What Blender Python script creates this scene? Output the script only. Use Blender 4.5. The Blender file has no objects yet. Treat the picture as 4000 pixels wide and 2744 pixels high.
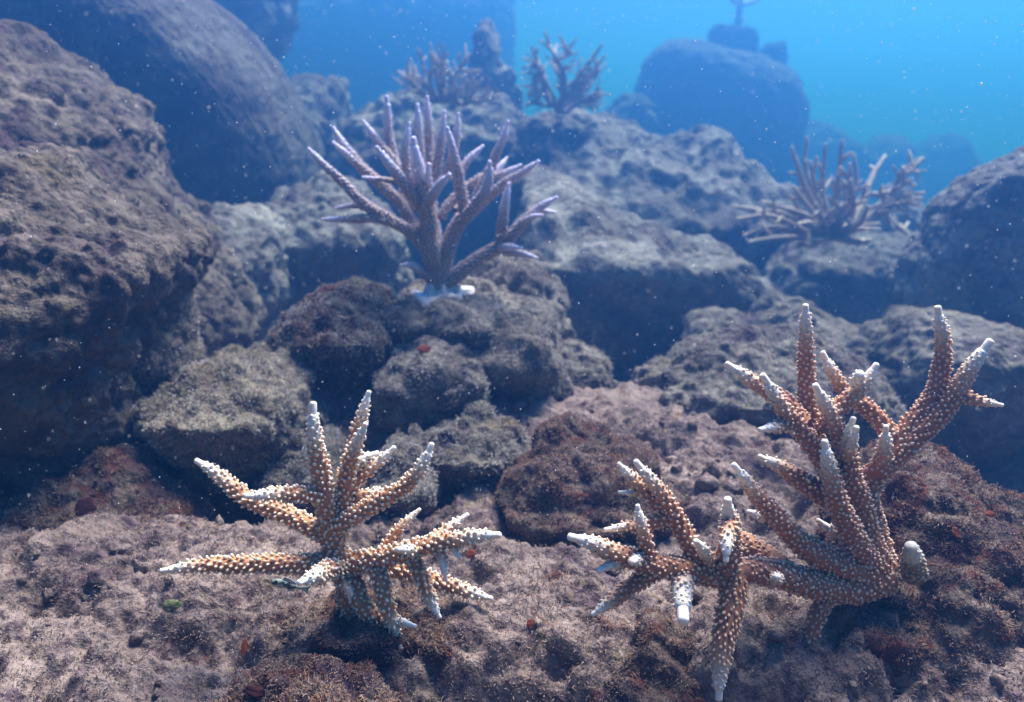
import bpy, math, random
import numpy as np
from mathutils import Vector, Matrix

R = math.radians
rng = np.random.default_rng(7)
random.seed(7)
sc = bpy.context.scene
COL = sc.collection

# ------------------------------------------------------------------ camera, world, sun, exposure
CAM_H, PITCH, LENS = 0.40, R(-14.0), 28.0
T = 18.0 / LENS
cam = bpy.data.cameras.new('camera')
cam.lens = LENS
cam.sensor_width = 36.0
cam.clip_start = 0.01
cam.clip_end = 400.0
cam.dof.use_dof = True
cam.dof.focus_distance = 0.66
cam.dof.aperture_fstop = 5.6
cam_o = bpy.data.objects.new('camera', cam)
COL.objects.link(cam_o)
cam_o.location = (0, 0, CAM_H)
cam_o.rotation_euler = (R(90) + PITCH, 0, 0)
sc.camera = cam_o

SUN_EL, SUN_AZ = R(62.0), R(36.0)          # azimuth measured from +Y towards +X: the sun stands ahead and to the right
world = bpy.data.worlds.new('World')
sc.world = world
world.use_nodes = True
nt = world.node_tree
nt.nodes.clear()
sky = nt.nodes.new('ShaderNodeTexSky')
sky.sky_type = 'NISHITA'
sky.sun_disc = False
sky.sun_elevation = SUN_EL
sky.sun_rotation = SUN_AZ
sky.air_density = 0.3
sky.dust_density = 0.2
sky.ozone_density = 2.5
bg = nt.nodes.new('ShaderNodeBackground')
bg.inputs['Strength'].default_value = 0.05
wo = nt.nodes.new('ShaderNodeOutputWorld')
nt.links.new(sky.outputs[0], bg.inputs[0])
nt.links.new(bg.outputs[0], wo.inputs[0])

sun = bpy.data.lights.new('sun', 'SUN')
sun.energy = 5.0
sun.angle = R(34.0)
sun.color = (1.0, 0.73, 0.88)
sun_o = bpy.data.objects.new('sun', sun)
COL.objects.link(sun_o)
sd = Vector((math.sin(SUN_AZ) * math.cos(SUN_EL), math.cos(SUN_AZ) * math.cos(SUN_EL), math.sin(SUN_EL)))
sun_o.rotation_euler = sd.to_track_quat('Z', 'Y').to_euler()
sun_o.location = sd * 5

sc.view_settings.view_transform = 'Standard'
sc.view_settings.look = 'None'
sc.view_settings.gamma = 1.0
sc.view_settings.exposure = 2.2
sc.view_settings.use_curve_mapping = False
sc.render.engine = 'CYCLES'
cy = sc.cycles
cy.use_denoising = True
cy.max_bounces = 5
cy.diffuse_bounces = 1
cy.glossy_bounces = 1
cy.volume_bounces = 0
cy.transparent_max_bounces = 4
cy.use_fast_gi = False

# ------------------------------------------------------------------ helpers
cp, sp = math.cos(PITCH), math.sin(PITCH)


def at(u, v, d):
    """point of the vertical plane y = d seen at photo pixel (u, v) of 4000 x 2744"""
    cx = (u - 2000.0) / 2000.0 * T
    cz = -(v - 1372.0) / 2000.0 * T
    y = cp - sp * cz
    z = sp + cp * cz
    k = d / y
    return np.array((cx * k, d, CAM_H + z * k))


def far(d):
    return d if d < 1.3 else 1.3 + (d - 1.3) * 1.5


def mpp(v, d):
    """metres per photo pixel at height v on plane y = d"""
    cz = -(v - 1372.0) / 2000.0 * T
    return d / (cp - sp * cz) / 2000.0 * T


def link(o, parent=None):
    COL.objects.link(o)
    if parent is not None:
        o.parent = parent
    return o


def tag(o, label=None, cat=None, group=None, kind=None):
    if label:
        o['label'] = label
    if cat:
        o['category'] = cat
    if group:
        o['group'] = group
    if kind:
        o['kind'] = kind
    return o


def thing(name, loc, label, cat, group=None):
    o = bpy.data.objects.new(name, None)
    o.empty_display_size = 0.02
    o.location = loc
    link(o)
    return tag(o, label, cat, group)


def mesh_from(name, V, F, mat, attrs=None, smooth=True):
    """V (n,3); F (m,3) or (m,4) int array, or list of such arrays"""
    me = bpy.data.meshes.new(name)
    Fs = F if isinstance(F, list) else [F]
    Fs = [np.asarray(f, dtype=np.int32) for f in Fs if len(f)]
    V = np.asarray(V, dtype=np.float32)
    me.vertices.add(len(V))
    me.vertices.foreach_set('co', V.ravel())
    loops = np.concatenate([f.ravel() for f in Fs])
    counts = np.concatenate([np.full(len(f), f.shape[1], dtype=np.int32) for f in Fs])
    starts = np.concatenate(([0], np.cumsum(counts)[:-1])).astype(np.int32)
    me.loops.add(len(loops))
    me.loops.foreach_set('vertex_index', loops)
    me.polygons.add(len(counts))
    me.polygons.foreach_set('loop_start', starts)
    me.polygons.foreach_set('use_smooth', np.full(len(counts), smooth, dtype=bool))
    if attrs:
        for k, a in attrs.items():
            at_ = me.attributes.new(k, 'FLOAT', 'POINT')
            at_.data.foreach_set('value', np.asarray(a, dtype=np.float32))
    if mat is not None:
        me.materials.append(mat)
    me.update(calc_edges=True)
    return me


def mobj(name, V, F, mat, parent=None, loc=None, attrs=None, smooth=True):
    V = np.asarray(V, dtype=np.float64)
    if loc is not None:
        V = V - np.asarray(loc)
    elif parent is not None:
        V = V - np.asarray(parent.location)
    o = bpy.data.objects.new(name, mesh_from(name, V, F, mat, attrs, smooth))
    if loc is not None:
        o.location = loc
    return link(o, parent)


# ------------------------------------------------------------------ noise (numpy)
def _hash(ix, iy, iz, seed):
    h = (ix * 374761393 + iy * 668265263 + iz * 2147483647 + seed * 1274126177) & 0xFFFFFFFF
    h = ((h ^ (h >> 13)) * 1274126177) & 0xFFFFFFFF
    h = ((h ^ (h >> 16)) * 2246822519) & 0xFFFFFFFF
    return (h ^ (h >> 15)) & 0xFFFFFFFF


def vnoise(P, seed=0):
    """smooth value noise, about -1..1"""
    I = np.floor(P).astype(np.int64)
    f = P - I
    f = f * f * f * (f * (f * 6 - 15) + 10)
    out = 0
    for dx in (0, 1):
        wx = f[:, 0] if dx else 1 - f[:, 0]
        for dy in (0, 1):
            wy = f[:, 1] if dy else 1 - f[:, 1]
            for dz in (0, 1):
                wz = f[:, 2] if dz else 1 - f[:, 2]
                h = _hash(I[:, 0] + dx, I[:, 1] + dy, I[:, 2] + dz, seed) / 2147483647.5 - 1.0
                out = out + wx * wy * wz * h
    return out


_ROT = np.array([[0.36, 0.48, -0.8], [-0.8, 0.6, 0.0], [0.48, 0.64, 0.6]])


def fbm(P, octaves=3, seed=0, gain=0.5):
    s, a, tot = 0, 1.0, 0
    Q = P
    for k in range(octaves):
        s = s + a * vnoise(Q, seed + k * 17)
        tot += a
        a *= gain
        Q = (Q @ _ROT.T) * 2.03 + 11.7
    return s / tot


def billow(P, octaves=2, seed=0):
    s, a, tot = 0, 1.0, 0
    Q = P
    for k in range(octaves):
        s = s + a * (np.abs(vnoise(Q, seed + k * 13)) * 2 - 0.6)
        tot += a
        a *= 0.5
        Q = (Q @ _ROT.T) * 2.1 + 5.3
    return s / tot


def worley(P, seed=0):
    I = np.floor(P).astype(np.int64)
    f = P - I
    best = np.full(len(P), 9.0)
    for dx in (-1, 0, 1):
        for dy in (-1, 0, 1):
            for dz in (-1, 0, 1):
                a, b, c = I[:, 0] + dx, I[:, 1] + dy, I[:, 2] + dz
                h = _hash(a, b, c, seed)
                ox = (h & 1023) / 1023.0 + dx - f[:, 0]
                oy = ((h >> 10) & 1023) / 1023.0 + dy - f[:, 1]
                oz = ((h >> 20) & 1023) / 1023.0 + dz - f[:, 2]
                best = np.minimum(best, ox * ox + oy * oy + oz * oz)
    return np.sqrt(best)


def normals_of(V, F):
    a, b, c = V[F[:, 0]], V[F[:, 1]], V[F[:, 2]]
    fn = np.cross(b - a, c - a)
    N = np.zeros_like(V)
    for k in range(3):
        for j in range(3):
            N[:, j] += np.bincount(F[:, k], weights=fn[:, j], minlength=len(V))
    return N / (np.linalg.norm(N, axis=1, keepdims=True) + 1e-12)


# ------------------------------------------------------------------ materials
def new_mat(name):
    m = bpy.data.materials.new(name)
    m.use_nodes = True
    n = m.node_tree
    n.nodes.clear()
    out = n.nodes.new('ShaderNodeOutputMaterial')
    b = n.nodes.new('ShaderNodeBsdfPrincipled')
    b.inputs['Roughness'].default_value = 0.9
    b.inputs['Specular IOR Level'].default_value = 0.12
    n.links.new(b.outputs[0], out.inputs[0])
    return m, n, b, out


def nnoise(n, vec, scale, detail=3, rough=0.55, dist=0.0):
    t = n.nodes.new('ShaderNodeTexNoise')
    t.inputs['Scale'].default_value = scale
    t.inputs['Detail'].default_value = detail
    t.inputs['Roughness'].default_value = rough
    t.inputs['Distortion'].default_value = dist
    n.links.new(vec, t.inputs['Vector'])
    return t.outputs['Fac']


def nramp(n, fac, stops):
    r = n.nodes.new('ShaderNodeValToRGB')
    el = r.color_ramp.elements
    while len(el) < len(stops):
        el.new(0.5)
    for e, (p, c) in zip(el, stops):
        e.position = p
        e.color = (*c, 1) if len(c) == 3 else c
    n.links.new(fac, r.inputs[0])
    return r.outputs[0]


def nmix(n, fac, a, b, mode='MIX'):
    m = n.nodes.new('ShaderNodeMix')
    m.data_type = 'RGBA'
    m.blend_type = mode
    for sock, val in ((m.inputs['Factor'], fac), (m.inputs['A'], a), (m.inputs['B'], b)):
        if hasattr(val, 'is_linked'):
            n.links.new(val, sock)
        elif isinstance(val, (int, float)):
            sock.default_value = val
        else:
            sock.default_value = (*val, 1)
    m.clamp_factor = True
    return m.outputs['Result']


def g1(v):
    return (v, v, v)


def rock_mat(name, pale, dark, accents, k=1.0, bump=0.004, seed=0.0, gain=0.48):
    """encrusted reef rock: pale silt film, dark crust, patches of algae; k scales the grain"""
    m, n, b, out = new_mat(name)
    geo = n.nodes.new('ShaderNodeNewGeometry')
    mp = n.nodes.new('ShaderNodeMapping')
    mp.inputs['Location'].default_value = (seed * 3.1, seed * 1.7, seed * 2.3)
    n.links.new(geo.outputs['Position'], mp.inputs['Vector'])
    v = mp.outputs[0]
    fine = nnoise(n, v, 170 * k, 4, 0.65)
    mid = nnoise(n, v, 45 * k, 4, 0.62, 0.4)
    big = nnoise(n, v, 9 * k, 3, 0.55)
    c = nmix(n, nramp(n, mid, [(0.30, g1(0.1)), (0.55, g1(1))]), dark, pale)
    c = nmix(n, nramp(n, big, [(0.40, g1(0.55)), (0.62, g1(0))]), c, tuple(0.55 * x for x in dark))
    for i, (colr, lo, hi, scl) in enumerate(accents):
        f = nnoise(n, v, scl * k, 4, 0.6, 0.6 + i)
        ad = n.nodes.new('ShaderNodeVectorMath')
        ad.operation = 'ADD'
        ad.inputs[1].default_value = (i * 7.3 + 2, i * 3.1 - 5, i * 5.7)
        n.links.new(v, ad.inputs[0])
        f.node.inputs['Vector'].links and n.links.remove(f.node.inputs['Vector'].links[0])
        n.links.new(ad.outputs[0], f.node.inputs['Vector'])
        c = nmix(n, nramp(n, f, [(lo, g1(0)), (hi, g1(0.85))]), c, colr)
    c = nmix(n, 1.0, c, g1(gain), 'MULTIPLY')
    c = nmix(n, 1.0, c, nramp(n, fine, [(0.32, g1(0.45)), (0.48, g1(1.0)), (0.70, g1(1.15))]), 'MULTIPLY')
    n.links.new(c, b.inputs['Base Color'])
    b.inputs['Roughness'].default_value = 0.95
    bp = n.nodes.new('ShaderNodeBump')
    bp.inputs['Strength'].default_value = 1.0
    bp.inputs['Distance'].default_value = bump * 1.3
    ma = n.nodes.new('ShaderNodeMath')
    ma.operation = 'ADD'
    n.links.new(fine, ma.inputs[0])
    n.links.new(mid, ma.inputs[1])
    vo = n.nodes.new('ShaderNodeTexVoronoi')
    vo.inputs['Scale'].default_value = 75 * k
    n.links.new(v, vo.inputs['Vector'])
    mb = n.nodes.new('ShaderNodeMath')
    mb.operation = 'MULTIPLY_ADD'
    mb.inputs[1].default_value = 0.55
    n.links.new(vo.outputs['Distance'], mb.inputs[0])
    n.links.new(ma.outputs[0], mb.inputs[2])
    n.links.new(mb.outputs[0], bp.inputs['Height'])
    n.links.new(bp.outputs[0], b.inputs['Normal'])
    return m


TAN, GREY, BROWN = (0.42, 0.36, 0.29), (0.36, 0.34, 0.31), (0.15, 0.115, 0.10)
PURP, RUST, OCHRE, GREEN, PINK = (0.085, 0.052, 0.075), (0.15, 0.042, 0.024), (0.20, 0.155, 0.085), (0.12, 0.155, 0.07), (0.24, 0.14, 0.15)
M_SEABED = rock_mat('silted_turf', (0.385, 0.29, 0.255), (0.13, 0.088, 0.09),
                    [(PURP, 0.55, 0.68, 14), (PINK, 0.62, 0.74, 22), (RUST, 0.60, 0.72, 12), (OCHRE, 0.60, 0.70, 17)], 1.0, 0.004, 1.0, 0.72)
M_NEAR = rock_mat('crusted_near_rock', (0.288, 0.223, 0.184), (0.051, 0.030, 0.031),
                  [(PURP, 0.50, 0.64, 16), (RUST, 0.49, 0.62, 20), (OCHRE, 0.62, 0.72, 15), (PINK, 0.62, 0.72, 30)], 1.0, 0.004, 2.0, 0.56)
M_MID = rock_mat('silted_mid_rock', (0.302, 0.270, 0.238), (0.066, 0.047, 0.045),
                 [(OCHRE, 0.58, 0.70, 10), (PURP, 0.56, 0.68, 9), (RUST, 0.68, 0.74, 13)], 0.8, 0.006, 3.0, 0.75)
M_MOSSY = rock_mat('yellow_algae_rock', (0.310, 0.270, 0.202), (0.066, 0.045, 0.042),
                   [(OCHRE, 0.56, 0.70, 12), (PURP, 0.60, 0.70, 9)], 0.9, 0.006, 4.0, 0.85)
M_LEFT = rock_mat('wrinkled_left_rock', (0.295, 0.245, 0.205), (0.060, 0.040, 0.038),
                  [(OCHRE, 0.62, 0.72, 9), (PURP, 0.55, 0.68, 8)], 0.7, 0.007, 5.0, 0.62)
M_FAR = rock_mat('pale_far_rock', (0.31, 0.295, 0.285), (0.078, 0.053, 0.051),
                 [(PURP, 0.58, 0.70, 7), (RUST, 0.66, 0.74, 10)], 0.45, 0.010, 6.0, 0.86)
M_FAR_SHADED = rock_mat('shaded_far_rock', (0.30, 0.28, 0.27), (0.12, 0.085, 0.085), [(PURP, 0.52, 0.66, 7)], 0.45, 0.008, 9.0, 0.5)  # darker variant of the far rock, shade of the overhanging face put into its colour
M_DIM = rock_mat('dim_distant_rock', (0.24, 0.23, 0.22), (0.10, 0.095, 0.09), [(PURP, 0.58, 0.70, 4)], 0.25, 0.015, 7.0)


def coral_mat(name, brown, mid, white, bumpd):
    m, n, b, out = new_mat(name)
    a = n.nodes.new('ShaderNodeAttribute')
    a.attribute_name = 'pale'
    geo = n.nodes.new('ShaderNodeNewGeometry')
    f = nnoise(n, geo.outputs['Position'], 160, 3, 0.6)
    fine = nnoise(n, geo.outputs['Position'], 900, 2, 0.6)
    br = nmix(n, nramp(n, f, [(0.35, g1(0)), (0.65, g1(1))]), brown, tuple(x * 1.35 for x in brown))
    c = nmix(n, nramp(n, a.outputs['Fac'], [(0.0, g1(0)), (0.55, g1(1))]), br, mid)
    c = nmix(n, nramp(n, a.outputs['Fac'], [(0.45, g1(0)), (1.0, g1(1))]), c, white)
    n.links.new(c, b.inputs['Base Color'])
    b.inputs['Roughness'].default_value = 0.62
    b.inputs['Specular IOR Level'].default_value = 0.25
    b.inputs['Subsurface Weight'].default_value = 0.35
    b.inputs['Subsurface Radius'].default_value = (1.0, 0.6, 0.4)
    b.inputs['Subsurface Scale'].default_value = 0.004
    bp = n.nodes.new('ShaderNodeBump')
    bp.inputs['Strength'].default_value = 0.6
    bp.inputs['Distance'].default_value = bumpd
    n.links.new(fine, bp.inputs['Height'])
    n.links.new(bp.outputs[0], b.inputs['Normal'])
    return m


M_CORAL = coral_mat('amber_coral_tissue', (0.42, 0.195, 0.095), (0.76, 0.60, 0.45), (0.78, 0.76, 0.73), 0.0006)
M_CORAL2 = coral_mat('dark_amber_coral_tissue', (0.31, 0.135, 0.070), (0.60, 0.37, 0.24), (0.78, 0.75, 0.71), 0.0006)
M_VIOLET = coral_mat('violet_tipped_coral_tissue', (0.29, 0.215, 0.19), (0.48, 0.43, 0.54), (0.68, 0.66, 0.92), 0.0008)
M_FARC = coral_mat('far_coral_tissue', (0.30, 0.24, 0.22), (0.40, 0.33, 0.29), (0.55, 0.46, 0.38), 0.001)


def plain(name, col, rough=0.8, var=0.35, scale=120):
    m, n, b, out = new_mat(name)
    geo = n.nodes.new('ShaderNodeNewGeometry')
    f = nnoise(n, geo.outputs['Position'], scale, 4, 0.6)
    c = nmix(n, nramp(n, f, [(0.3, g1(0)), (0.7, g1(1))]), tuple(x * (1 - var) for x in col), tuple(min(1, x * (1 + var)) for x in col))
    n.links.new(c, b.inputs['Base Color'])
    b.inputs['Roughness'].default_value = rough
    return m


# ------------------------------------------------------------------ the water as haze
def build_haze():
    x, y0, y1, z0, z1 = 26.0, -20.0, 26.0, -1.6, 2.35
    V = [(sx * x, yy, zz) for zz in (z0, z1) for yy in (y0, y1) for sx in (-1, 1)]
    F = [(0, 2, 3, 1), (4, 5, 7, 6), (0, 1, 5, 4), (2, 6, 7, 3), (0, 4, 6, 2), (1, 3, 7, 5)]
    m = bpy.data.materials.new('blue_water_haze')
    m.use_nodes = True
    n = m.node_tree
    n.nodes.clear()
    out = n.nodes.new('ShaderNodeOutputMaterial')
    pv = n.nodes.new('ShaderNodeVolumePrincipled')
    pv.inputs['Density'].default_value = 0.275
    pv.inputs['Color'].default_value = (0.05, 0.24, 0.95, 1)
    pv.inputs['Absorption Color'].default_value = (0.05, 0.36, 0.5, 1)
    pv.inputs['Anisotropy'].default_value = 0.70
    n.links.new(pv.outputs[0], out.inputs['Volume'])
    o = mobj('haze', V, np.array(F), m, smooth=False)
    tag(o, 'blue murky sea water filling the whole scene', 'water', kind='stuff')
    return o


build_haze()

# ------------------------------------------------------------------ seabed
_YB = np.array([-3, 0.0, 0.50, 0.80, 1.00, 1.20, 1.38, 1.60, 2.80, 3.40, 6.0, 9.0, 30.0])
_ZB = np.array([-.06, -.04, -0.02, -0.01, 0.045, 0.05, -0.02, -0.22, -0.22, -0.10, -0.10, -0.15, -0.25])


def ground_h(x, y):
    z = np.interp(y, _YB, _ZB)
    # hollow behind the left foreground ledge, hollow behind the right mound
    z = z - 0.16 * np.exp(-((x + 0.42) / 0.30) ** 2 - ((y - 0.96) / 0.085) ** 2)
    z = z - 0.26 * np.exp(-((x - 0.74) / 0.27) ** 2 - ((y - 1.18) / 0.30) ** 2)
    z = z + 0.030 * np.exp(-((x + 0.42) / 0.25) ** 2 - ((y - 0.74) / 0.09) ** 2)
    z = z + 0.05 * np.exp(-((x + 0.40) / 0.16) ** 2 - ((y - 1.22) / 0.12) ** 2)
    # dip in front of the coral ledge at the bottom of the frame
    z = z - 0.11 * np.exp(-((x - 0.08) / 0.22) ** 2 - ((y - 0.545) / 0.05) ** 2)
    return z


def build_seabed():
    ys = np.concatenate([np.linspace(-18.0, -2.5, 10)[:-1], np.linspace(-2.5, 0.30, 14)[:-1], np.linspace(0.30, 0.42, 14)[:-1],
                         np.linspace(0.42, 1.10, 300)[:-1], 1.10 * (21.0 / 1.10) ** np.linspace(0, 1, 170)])
    s = np.linspace(-1, 1, 600)
    half = 0.40 + 0.80 * np.maximum(ys, 0.25) + 1.5 * np.maximum(-ys, 0)
    X = s[None, :] * half[:, None]
    Y = np.repeat(ys[:, None], len(s), 1)
    P = np.stack([X.ravel(), Y.ravel(), ground_h(X.ravel(), Y.ravel())], 1)
    fade = 1.0
    P[:, 2] += 0.022 * fbm(P * 7.0, 3, 3) + 0.010 * billow(P * 22, 2, 5)
    near = P[:, 1] < 2.5
    Q = P[near]
    d = 0.008 * (0.5 - worley(Q * 46, 9)) + 0.0045 * fbm(Q * 130, 3, 21)
    hollows = np.clip(fbm(Q * 24, 3, 44) - 0.04, 0, 1)
    d = d + 0.0045 * billow(Q * np.array((75, 75, 75)), 2, 61)
    P[near, 2] += d - 0.042 * hollows
    nr, nc = len(ys), len(s)
    i = np.arange(nr - 1)[:, None] * nc + np.arange(nc - 1)[None, :]
    F = np.stack([i, i + 1, i + nc + 1, i + nc], -1).reshape(-1, 4)
    o = mobj('seabed', P, F, M_SEABED)
    tag(o, 'silty seabed covered in short brown algae turf', 'seabed', kind='structure')
    return o, P, F


seabed, SB_V, SB_F = build_seabed()

# ------------------------------------------------------------------ boulders
_geo = {}


def geodesic(f):
    if f in _geo:
        return _geo[f]
    t = (1 + 5 ** 0.5) / 2
    V = np.array([(-1, t, 0), (1, t, 0), (-1, -t, 0), (1, -t, 0), (0, -1, t), (0, 1, t), (0, -1, -t), (0, 1, -t),
                  (t, 0, -1), (t, 0, 1), (-t, 0, -1), (-t, 0, 1)], float)
    V /= np.linalg.norm(V[0])
    Fc = [(0, 11, 5), (0, 5, 1), (0, 1, 7), (0, 7, 10), (0, 10, 11), (1, 5, 9), (5, 11, 4), (11, 10, 2), (10, 7, 6),
          (7, 1, 8), (3, 9, 4), (3, 4, 2), (3, 2, 6), (3, 6, 8), (3, 8, 9), (4, 9, 5), (2, 4, 11), (6, 2, 10), (8, 6, 7), (9, 8, 1)]
    ij = [(i, j) for i in range(f + 1) for j in range(f + 1 - i)]
    idx = {p: k for k, p in enumerate(ij)}
    A = np.array(ij, float) / f
    tri = []
    for i in range(f):
        for j in range(f - i):
            tri.append((idx[i, j], idx[i + 1, j], idx[i, j + 1]))
            if i + j < f - 1:
                tri.append((idx[i + 1, j], idx[i + 1, j + 1], idx[i, j + 1]))
    tri = np.array(tri)
    Vs, Fs = [], []
    for k, (a, b, c) in enumerate(Fc):
        Vs.append(V[a] + (V[b] - V[a]) * A[:, :1] + (V[c] - V[a]) * A[:, 1:])
        Fs.append(tri + k * len(ij))
    Vs = np.concatenate(Vs)
    Fs = np.concatenate(Fs)
    Vs /= np.linalg.norm(Vs, axis=1, keepdims=True)
    _, first, inv = np.unique(np.round(Vs, 5), axis=0, return_index=True, return_inverse=True)
    inv = inv.ravel()
    out = (Vs[first], inv[Fs])
    _geo[f] = out
    return out


def polar(poly, c, n=720):
    a = np.linspace(-math.pi, math.pi, n, endpoint=False)
    dx, dz = np.cos(a), np.sin(a)
    r = np.zeros(n)
    P = np.asarray(poly) - c
    for k in range(len(P)):
        p, q = P[k], P[(k + 1) % len(P)]
        e = q - p
        den = dx * e[1] - dz * e[0]
        with np.errstate(divide='ignore', invalid='ignore'):
            t = (p[0] * e[1] - p[1] * e[0]) / den
            s = (p[0] * dz - p[1] * dx) / den
        ok = (s >= -1e-6) & (s <= 1 + 1e-6) & (t > 0) & np.isfinite(t)
        r = np.where(ok & (t > r), t, r)
    bad = r <= 0
    if bad.any():
        r[bad] = np.interp(a[bad], a[~bad], r[~bad])
    ker = np.exp(-0.5 * (np.arange(-8, 9) / 3.0) ** 2)
    ker /= ker.sum()
    rp = np.concatenate([r[-8:], r, r[:8]])
    r = np.convolve(rp, ker, 'valid')
    return np.concatenate([a, [math.pi]]), np.concatenate([r, r[:1]])


ROCKS = {}
DSC = 4000.0 / 2324.0


def boulder(key, name, label, cat, outline, d, depth, mat, lean=0.0, seed=0, lump=0.10, grain=1.0, front=1.0, res=None,
            honey=0.0, hs=0.09, boxy=0.75, group=None, fuzz=0.0, under=0.4, t=-0.15, rough=1.0):
    """reef boulder whose face has the given outline (pixels of the 2324-wide view) at distance d"""
    k_ = far(d) / d
    d, depth = far(d), depth * k_
    grain, honey, hs = grain * k_ ** 0.5, honey * k_ ** 0.5, hs * k_ ** 0.5
    pts = np.array([at(u * DSC, v * DSC, d)[[0, 2]] for u, v in outline])
    x, z = pts[:, 0], pts[:, 1]
    x2, z2 = np.roll(x, -1), np.roll(z, -1)
    cr = x * z2 - x2 * z
    A = cr.sum() / 2
    c = np.array([((x + x2) * cr).sum(), ((z + z2) * cr).sum()]) / (6 * A)
    a, r = polar(pts, c)
    size = math.sqrt(abs(A) / math.pi)
    if res is None:
        px = size / mpp(1372, d) * 1024 / 4000            # radius in render pixels
        res = int(np.clip(px * 1.1 / 1.7, 24, 84))
    Dn, F = geodesic(res)
    ny = Dn[:, 1]
    cl = np.sqrt(np.maximum(0, 1 - ny * ny))
    phi = np.arctan2(Dn[:, 2], Dn[:, 0])
    rr = np.interp(phi, a, r) * cl ** boxy
    P = np.stack([c[0] + rr * np.cos(phi), np.zeros(len(rr)), c[1] + rr * np.sin(phi)], 1)
    dep = np.where(ny < 0, depth * front, depth)
    P[:, 1] = d + dep * np.sign(ny) * np.abs(ny) ** 0.9 + lean * np.maximum(P[:, 2] - c[1] - t * size, 0) + under * np.maximum(c[1] + t * size - P[:, 2], 0)
    # orient faces outwards
    N = normals_of(P, F)
    if ((P - P.mean(0)) * N).sum() < 0:
        F = F[:, ::-1]
        N = -N
    o3 = seed * 13.37
    P = P + N * (lump * size * fbm(P / (size * 0.75) + o3, 3, seed))[:, None]
    N = normals_of(P, F)
    g = grain
    h = 0.016 * g * rough * billow(P / (0.055 * g) + o3, 2, seed + 1)
    if honey:
        h = h + honey * (worley(P / hs + o3 + 0.25 * fbm(P / hs, 2, seed + 5)[:, None], seed + 2) - 0.55)
    P = P + N * h[:, None]
    N = normals_of(P, F)
    h = 0.0055 * g * (0.5 - worley(P / (0.021 * g) + o3, seed + 3)) + 0.0050 * g * fbm(P / (0.012 * g), 3, seed + 4, 0.65)
    P = P + N * (h * (0.4 + 0.6 * rough))[:, None]
    base = np.array((c[0], d, P[:, 2].min()))
    o = mobj(name, P, F, mat, loc=base)
    tag(o, label, cat, group)
    ROCKS[key] = (P, F)
    return o


# left side, front to back
boulder('A2', 'boulder', 'big wrinkled overhanging boulder with a dark front at the left edge', 'boulder',
        [(-170, 330), (0, 340), (80, 395), (170, 465), (220, 515), (330, 528), (388, 575), (383, 630), (345, 690), (310, 760),
         (295, 850), (320, 960), (300, 1060), (200, 1130), (-170, 1130)], 0.98, 0.24, M_LEFT, lean=0.55, under=0.55, boxy=0.45, t=0.12, seed=2, lump=0.07, honey=0.012, hs=0.05, front=0.8)
boulder('A1', 'boulder', 'tall pale ridge rock rising behind the overhanging left boulder', 'boulder',
        [(-198, 0), (-28, 72), (32, 120), (102, 165), (182, 205), (262, 300), (322, 420), (372, 500), (412, 565), (402, 720), (272, 850), (-198, 850)],
        1.35, 0.32, M_LEFT, lean=0.7, boxy=0.5, t=0.25, under=0.15, seed=3, lump=0.08, honey=0.010, hs=0.06)
boulder('A1b', 'rock', 'rounded knob of rock sticking out high on the left ridge', 'rock',
        [(160, 215), (200, 200), (260, 215), (305, 250), (316, 290), (305, 330), (270, 350), (200, 330)], 1.50, 0.09, M_LEFT, t=0.2, under=0.3, lean=0.6, seed=4)
boulder('A3', 'boulder', 'pale sloping rock going down to the sand left of the violet coral', 'boulder',
        [(330, 440), (400, 470), (450, 555), (500, 620), (535, 700), (560, 765), (520, 810), (400, 870), (300, 800), (250, 600)],
        1.48, 0.20, M_LEFT, lean=0.6, t=0.25, under=0.35, boxy=0.55, seed=5, honey=0.012, hs=0.06)
boulder('A4', 'rock', 'small upright pitted rock under the overhang, above the yellowish boulder', 'rock',
        [(348, 640), (395, 675), (420, 745), (430, 825), (395, 868), (330, 890), (270, 850), (280, 720)], 1.08, 0.09, M_LEFT, lean=0.5, boxy=0.5, t=0.1, under=0.4, seed=6, lump=0.06)
boulder('A5', 'boulder', 'low boulder with a top of yellowish algae, left of the near middle coral', 'boulder',
        [(342, 940), (362, 885), (430, 845), (520, 825), (610, 830), (690, 880), (712, 960), (700, 1040), (640, 1100), (520, 1130),
         (420, 1100), (355, 1010)], 1.02, 0.13, M_MOSSY, lean=1.4, boxy=0.5, t=0.42, under=0.8, seed=7, lump=0.06, fuzz=1)
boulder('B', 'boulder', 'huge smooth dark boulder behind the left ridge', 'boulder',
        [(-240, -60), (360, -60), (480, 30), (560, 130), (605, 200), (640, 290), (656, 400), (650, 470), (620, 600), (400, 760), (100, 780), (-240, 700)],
        2.25, 0.65, M_FAR_SHADED, lean=0.1, boxy=0.28, t=1.0, under=0.42, rough=0.32, front=0.7, seed=8, lump=0.045, grain=1.3)
boulder('C', 'boulder', 'dark blue boulder at the top edge behind the huge smooth boulder', 'boulder',
        [(400, -60), (648, -60), (640, 40), (615, 110), (560, 160), (470, 150)], 3.3, 0.30, M_FAR, boxy=0.4, t=0.5, under=0.3, seed=9, grain=1.6)
boulder('D', 'boulder', 'square topped blue boulder right of the huge smooth boulder', 'boulder',
        [(590, 190), (640, 180), (700, 176), (772, 180), (782, 250), (780, 330), (740, 520), (590, 540)], 3.0, 0.28, M_FAR, t=0.5, under=0.25, lean=0.5, seed=10, lump=0.05, boxy=0.5, grain=1.5)

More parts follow.
